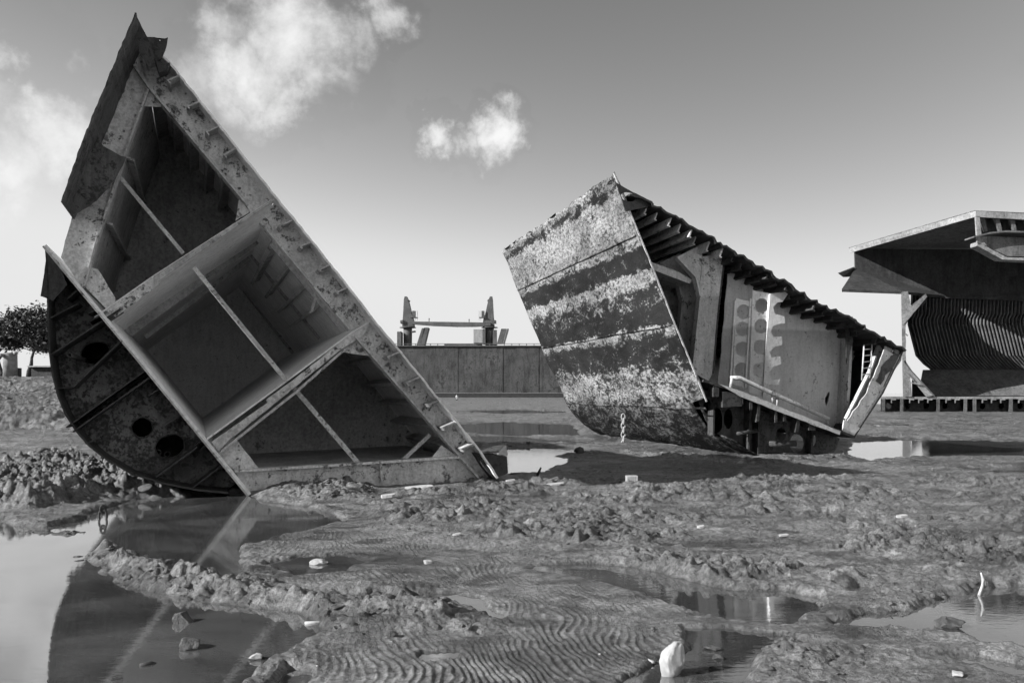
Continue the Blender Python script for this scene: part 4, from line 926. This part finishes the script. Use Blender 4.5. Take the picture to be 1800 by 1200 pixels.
def slab(name, u, v, w, h, mat, label, cat, th=.02, tilt=.0, rot=.0, dep=None):
    p = on_ground(u, v); k = p.y / F; W2, D2 = w * k / 2, (dep or w * k * .5) / 2; n = 11; P2 = []
    for i in range(n):
        t = 2 * math.pi * i / n; q = 1 + random.uniform(-.16, .12); P2.append((W2 * q * math.copysign(abs(math.cos(t)) ** .6, math.cos(t)), D2 * q * math.copysign(abs(math.sin(t)) ** .6, math.sin(t))))
    V = []
    for z in (0, th):
        for (x, y) in P2: V.append(p + Vector((x * math.cos(rot) - y * math.sin(rot), x * math.sin(rot) + y * math.cos(rot), z + .01 + tilt * .35 * (y + D2) + .02 * math.sin(x * 6))))
    Fc = [tuple(reversed(range(n))), tuple(range(n, 2 * n))] + [(i, (i + 1) % n, n + (i + 1) % n, n + i) for i in range(n)]
    return tag(mesh_obj(name, V, Fc, mat, None, False, loc=p), label, cat)
slab('plastic_sheet', 737, 861, 54, 6, M['white_foam'], 'long white sheet on the mud before the tipped hull', 'sheet', .05, .25)
slab('plastic_sheet', 975, 853, 34, 5, M['white_foam'], 'flat white sheet on the mud by the bright pool', 'sheet', .03, .1)
slab('plastic_sheet', 683, 875, 26, 8, M['white_foam'], 'crumpled white scrap beside the mud heap', 'scrap', .05, .3)
slab('plastic_sheet', 897, 846, 16, 4, M['white_foam'], 'small white scrap just right of the tipped hull', 'scrap', .03, .1)
slab('plastic_sheet', 1232, 929, 12, 8, M['white_foam'], 'small white wedge of scrap on the open mud', 'scrap', .03, .7)
slab('plastic_sheet', 1585, 910, 18, 6, M['white_foam'], 'pale scrap on the rough mud beside the dark upright lump', 'scrap', .03, .4)
slab('plastic_sheet', 803, 941, 14, 5, M['white_foam'], 'small pale scrap on the smooth mud above the ripples', 'scrap', .02, .2)
slab('plastic_sheet', 1378, 943, 16, 6, M['white_foam'], 'pale scrap in the dark patch of the open mud', 'scrap', .02, .3)
# ribbed foam crate standing on the mud
p = on_ground(1111, 850); k = p.y / F; cr = empty('foam_crate', p); tag(cr, 'small white ribbed foam crate on the mud before the banded hull', 'crate')
w_, hh_ = 20 * k, 14 * k
box('crate_body', p.x - w_ / 2, p.x + w_ / 2, p.y - .01, p.y + .16, p.z - .03, p.z + hh_, M['white_foam'], cr)
for i in range(5):
    x = p.x - w_ / 2 + w_ * (i + .5) / 5; box('rib', x - w_ * .075, x + w_ * .075, p.y - .035, p.y - .011, p.z - .02, p.z + hh_ - .015, M['white_foam'], cr)
def stick(name, pts, r, mat, label, cat='stick'):
    p = on_ground(*pts[0]); path = [p]
    for (u, v, dy) in pts[1:]: q = at(u, v, p.y + dy); path.append(q)
    return tag(tube(name, path, [r] * (len(path) - 1) + [r * .55], mat, None, 8, loc=p), label, cat)
stick('stick', [(1721, 1046), (1727, 1030, .03), (1728, 1018, .05), (1724, 1006, .05)], .016, M['stick'], 'pale curved stick standing at the edge of the right pool')
stick('stick', [(536, 1096), (560, 1095, .05), (580, 1093, .1)], .022, M['stick'], 'pale broken stick lying at the foot of the mud ridge')
stick('steel_splinter', [(944, 836), (948, 828, 0), (951, 821, 0)], .03, M['wood_dark'], 'dark pointed splinter sticking up by the bright pool', 'splinter')
stick('driftwood', [(898, 834), (920, 836, .2), (972, 838, .5)], .05, M['wood_dark'], 'dark length of driftwood along the bright pool edge', 'driftwood')
stick('driftwood', [(246, 1170), (266, 1166, .05), (284, 1170, .1)], .02, M['wood_dark'], 'dark curled driftwood floating in the large left pool', 'driftwood')
stick('driftwood', [(1160, 1016), (1190, 1020, .05), (1226, 1040, .1)], .018, M['wood_dark'], 'dark twig along the far shore of the long channel', 'twig')
# links of a chain standing out of the left pool
p = G(181, 912); root = empty('chain_links', p); tag(root, 'heavy chain link standing up out of the left pool', 'chain')
for (zz, R, tilt) in ((.05, .10, 0), (.16, .06, 1)):
    V, Fc = [], []; NN, MM = 20, 8
    for i in range(NN):
        t = 2 * math.pi * i / NN; d = Vector((math.cos(t) * (.62 if not tilt else .5), .25 * math.cos(t) * tilt, math.sin(t))); c_ = p + Vector((0, 0, zz)) + d * R
        for j in range(MM): a = 2 * math.pi * j / MM; V.append(c_ + d.normalized() * .02 * math.cos(a) + Vector((0, 1, 0)) * .02 * math.sin(a))
    for i in range(NN):
        for j in range(MM): Fc.append((i * MM + j, i * MM + (j + 1) % MM, ((i + 1) % NN) * MM + (j + 1) % MM, ((i + 1) % NN) * MM + j))
    mesh_obj('link', V, Fc, M['rust'], root, True)

# mud clods scattered on the ridges and over the rough flat: nobody could count them
def chunk(seed):
    r = np.random.default_rng(seed); V, Fc = rock_geo((1, .85, .6), seed, 1.0, 2, .30)
    for _ in range(7):
        n = r.normal(0, 1, 3); n /= np.linalg.norm(n); t = r.uniform(.30, .62); d = V @ n; V = V - np.outer(np.maximum(d - t, 0) * .9, n)
    return V * (1 + r.normal(0, .025, len(V)))[:, None] * 1.25, Fc
protos = [chunk(100 + i) for i in range(14)]
protos_small = []
for i in range(14):
    V, Fc = rock_geo((1, .85, .6), 400 + i, 1.0, 1, .45); protos_small.append((V * (1 + rng.normal(0, .05, len(V)))[:, None], Fc))
CV, CF, off = [], [], 0
def scatter(poly, n, smin, smax, seed, margin=.12):
    global off
    r = np.random.default_rng(seed); xs = [p[0] for p in poly]; ys_ = [p[1] for p in poly]
    X = r.uniform(min(xs) - margin, max(xs) + margin, n * 6); Y = r.uniform(min(ys_) - margin, max(ys_) + margin, n * 6)
    k = sdist(poly, X, Y) < margin * r.uniform(0, 1, n * 6); X, Y = X[k][:n], Y[k][:n]
    if len(X) == 0: return
    Z = ground_height(X, Y)
    for x, y, z in zip(X, Y, Z):
        if z < -.03: continue
        s = smin * (smax / smin) ** (r.uniform() ** 2.2); V, Fc = (protos if s > smax * .33 else protos_small)[r.integers(14)]; a = r.uniform(0, 6.28); c_, s_ = math.cos(a), math.sin(a)
        Q = V * s * np.array([1, 1, r.uniform(.45, .9)]); b_ = r.normal(0, .4); Q = Q @ np.array([[1, 0, 0], [0, math.cos(b_), -math.sin(b_)], [0, math.sin(b_), math.cos(b_)]])
        Q = Q @ np.array([[c_, -s_, 0], [s_, c_, 0], [0, 0, 1]]) + np.array([x, y, z - s * .22])
        CV.append(Q); CF.extend([tuple(i + off for i in t) for t in Fc]); off += len(Q)
dens_ = [(420, .010, .11), (220, .010, .10), (330, .02, .24), (50, .02, .09), (260, .02, .11), (160, .02, .09), (170, .03, .14), (140, .012, .06), (110, .012, .07), (50, .012, .05), (40, .02, .10), (50, .02, .10), (20, .01, .04), (40, .03, .1), (60, .03, .14)]
for i, (poly, (n, a, b)) in enumerate(zip(RIDGE, dens_)): scatter(poly, n, a, b, 200 + i, .22)
scatter(ROUGH, 1700, .010, .055, 300)
scatter([(-46, 42), (-14, 42), (-20, 62), (-32, 80), (-48, 80)], 420, .08, .42, 310)
scatter(gp([(750, 790), (1040, 800), (1500, 810), (1800, 806), (1800, 840), (1300, 840), (900, 850)]), 260, .015, .09, 311)
scatter(gp([(300, 1085), (480, 1095), (600, 1110), (640, 1130), (560, 1150), (460, 1165), (380, 1150)]), 90, .012, .05, 301)
scatter(gp([(-100, 770), (120, 775), (200, 805), (60, 815), (-100, 830)]), 150, .03, .14, 302)
scatter(gp([(520, 900), (760, 890), (900, 960), (700, 960)]), 120, .008, .03, 303)
scatter(gp([(700, 1120), (1180, 1120), (1000, 1200), (500, 1200)]), 110, .006, .025, 304)
scatter(gp([(780, 720), (1010, 720), (1030, 735), (790, 735)]), 80, .1, .35, 305)
def gather(name, mat, label):
    global CV, CF, off
    V = np.concatenate(CV); me = bpy.data.meshes.new(name); me.from_pydata(V.tolist(), [], CF); me.materials.append(mat); me.polygons.foreach_set('use_smooth', [True] * len(me.polygons))
    o = bpy.data.objects.new(name, me); COL.objects.link(o); tag(o, label, kind='stuff'); CV, CF, off = [], [], 0
gather('mud_clods', M['clod'], 'lumps of wet mud strewn over the ridges and the flat')
scatter(ROUGH, 150, .006, .03, 320); scatter(gp([(480, 1120), (1200, 1120), (1100, 1210), (450, 1210)]), 50, .004, .014, 321); scatter(RIDGE[0], 30, .006, .02, 322); scatter(gp([(300, 1085), (600, 1110), (480, 1170), (340, 1150)]), 40, .008, .025, 323)
gather('shell_fragments', M['white_stone'], 'scattered pale bits of shell and plastic on the mud')
scatter(ROUGH, 220, .008, .045, 330); scatter(gp([(520, 900), (760, 890), (1000, 980), (600, 970)]), 60, .006, .02, 331); scatter(gp([(760, 700), (1010, 700), (1040, 790), (800, 790)]), 70, .08, .3, 332)
gather('dark_debris', M['wood_dark'], 'scattered dark scraps of wood and rust on the mud')

bpy.context.view_layer.update()
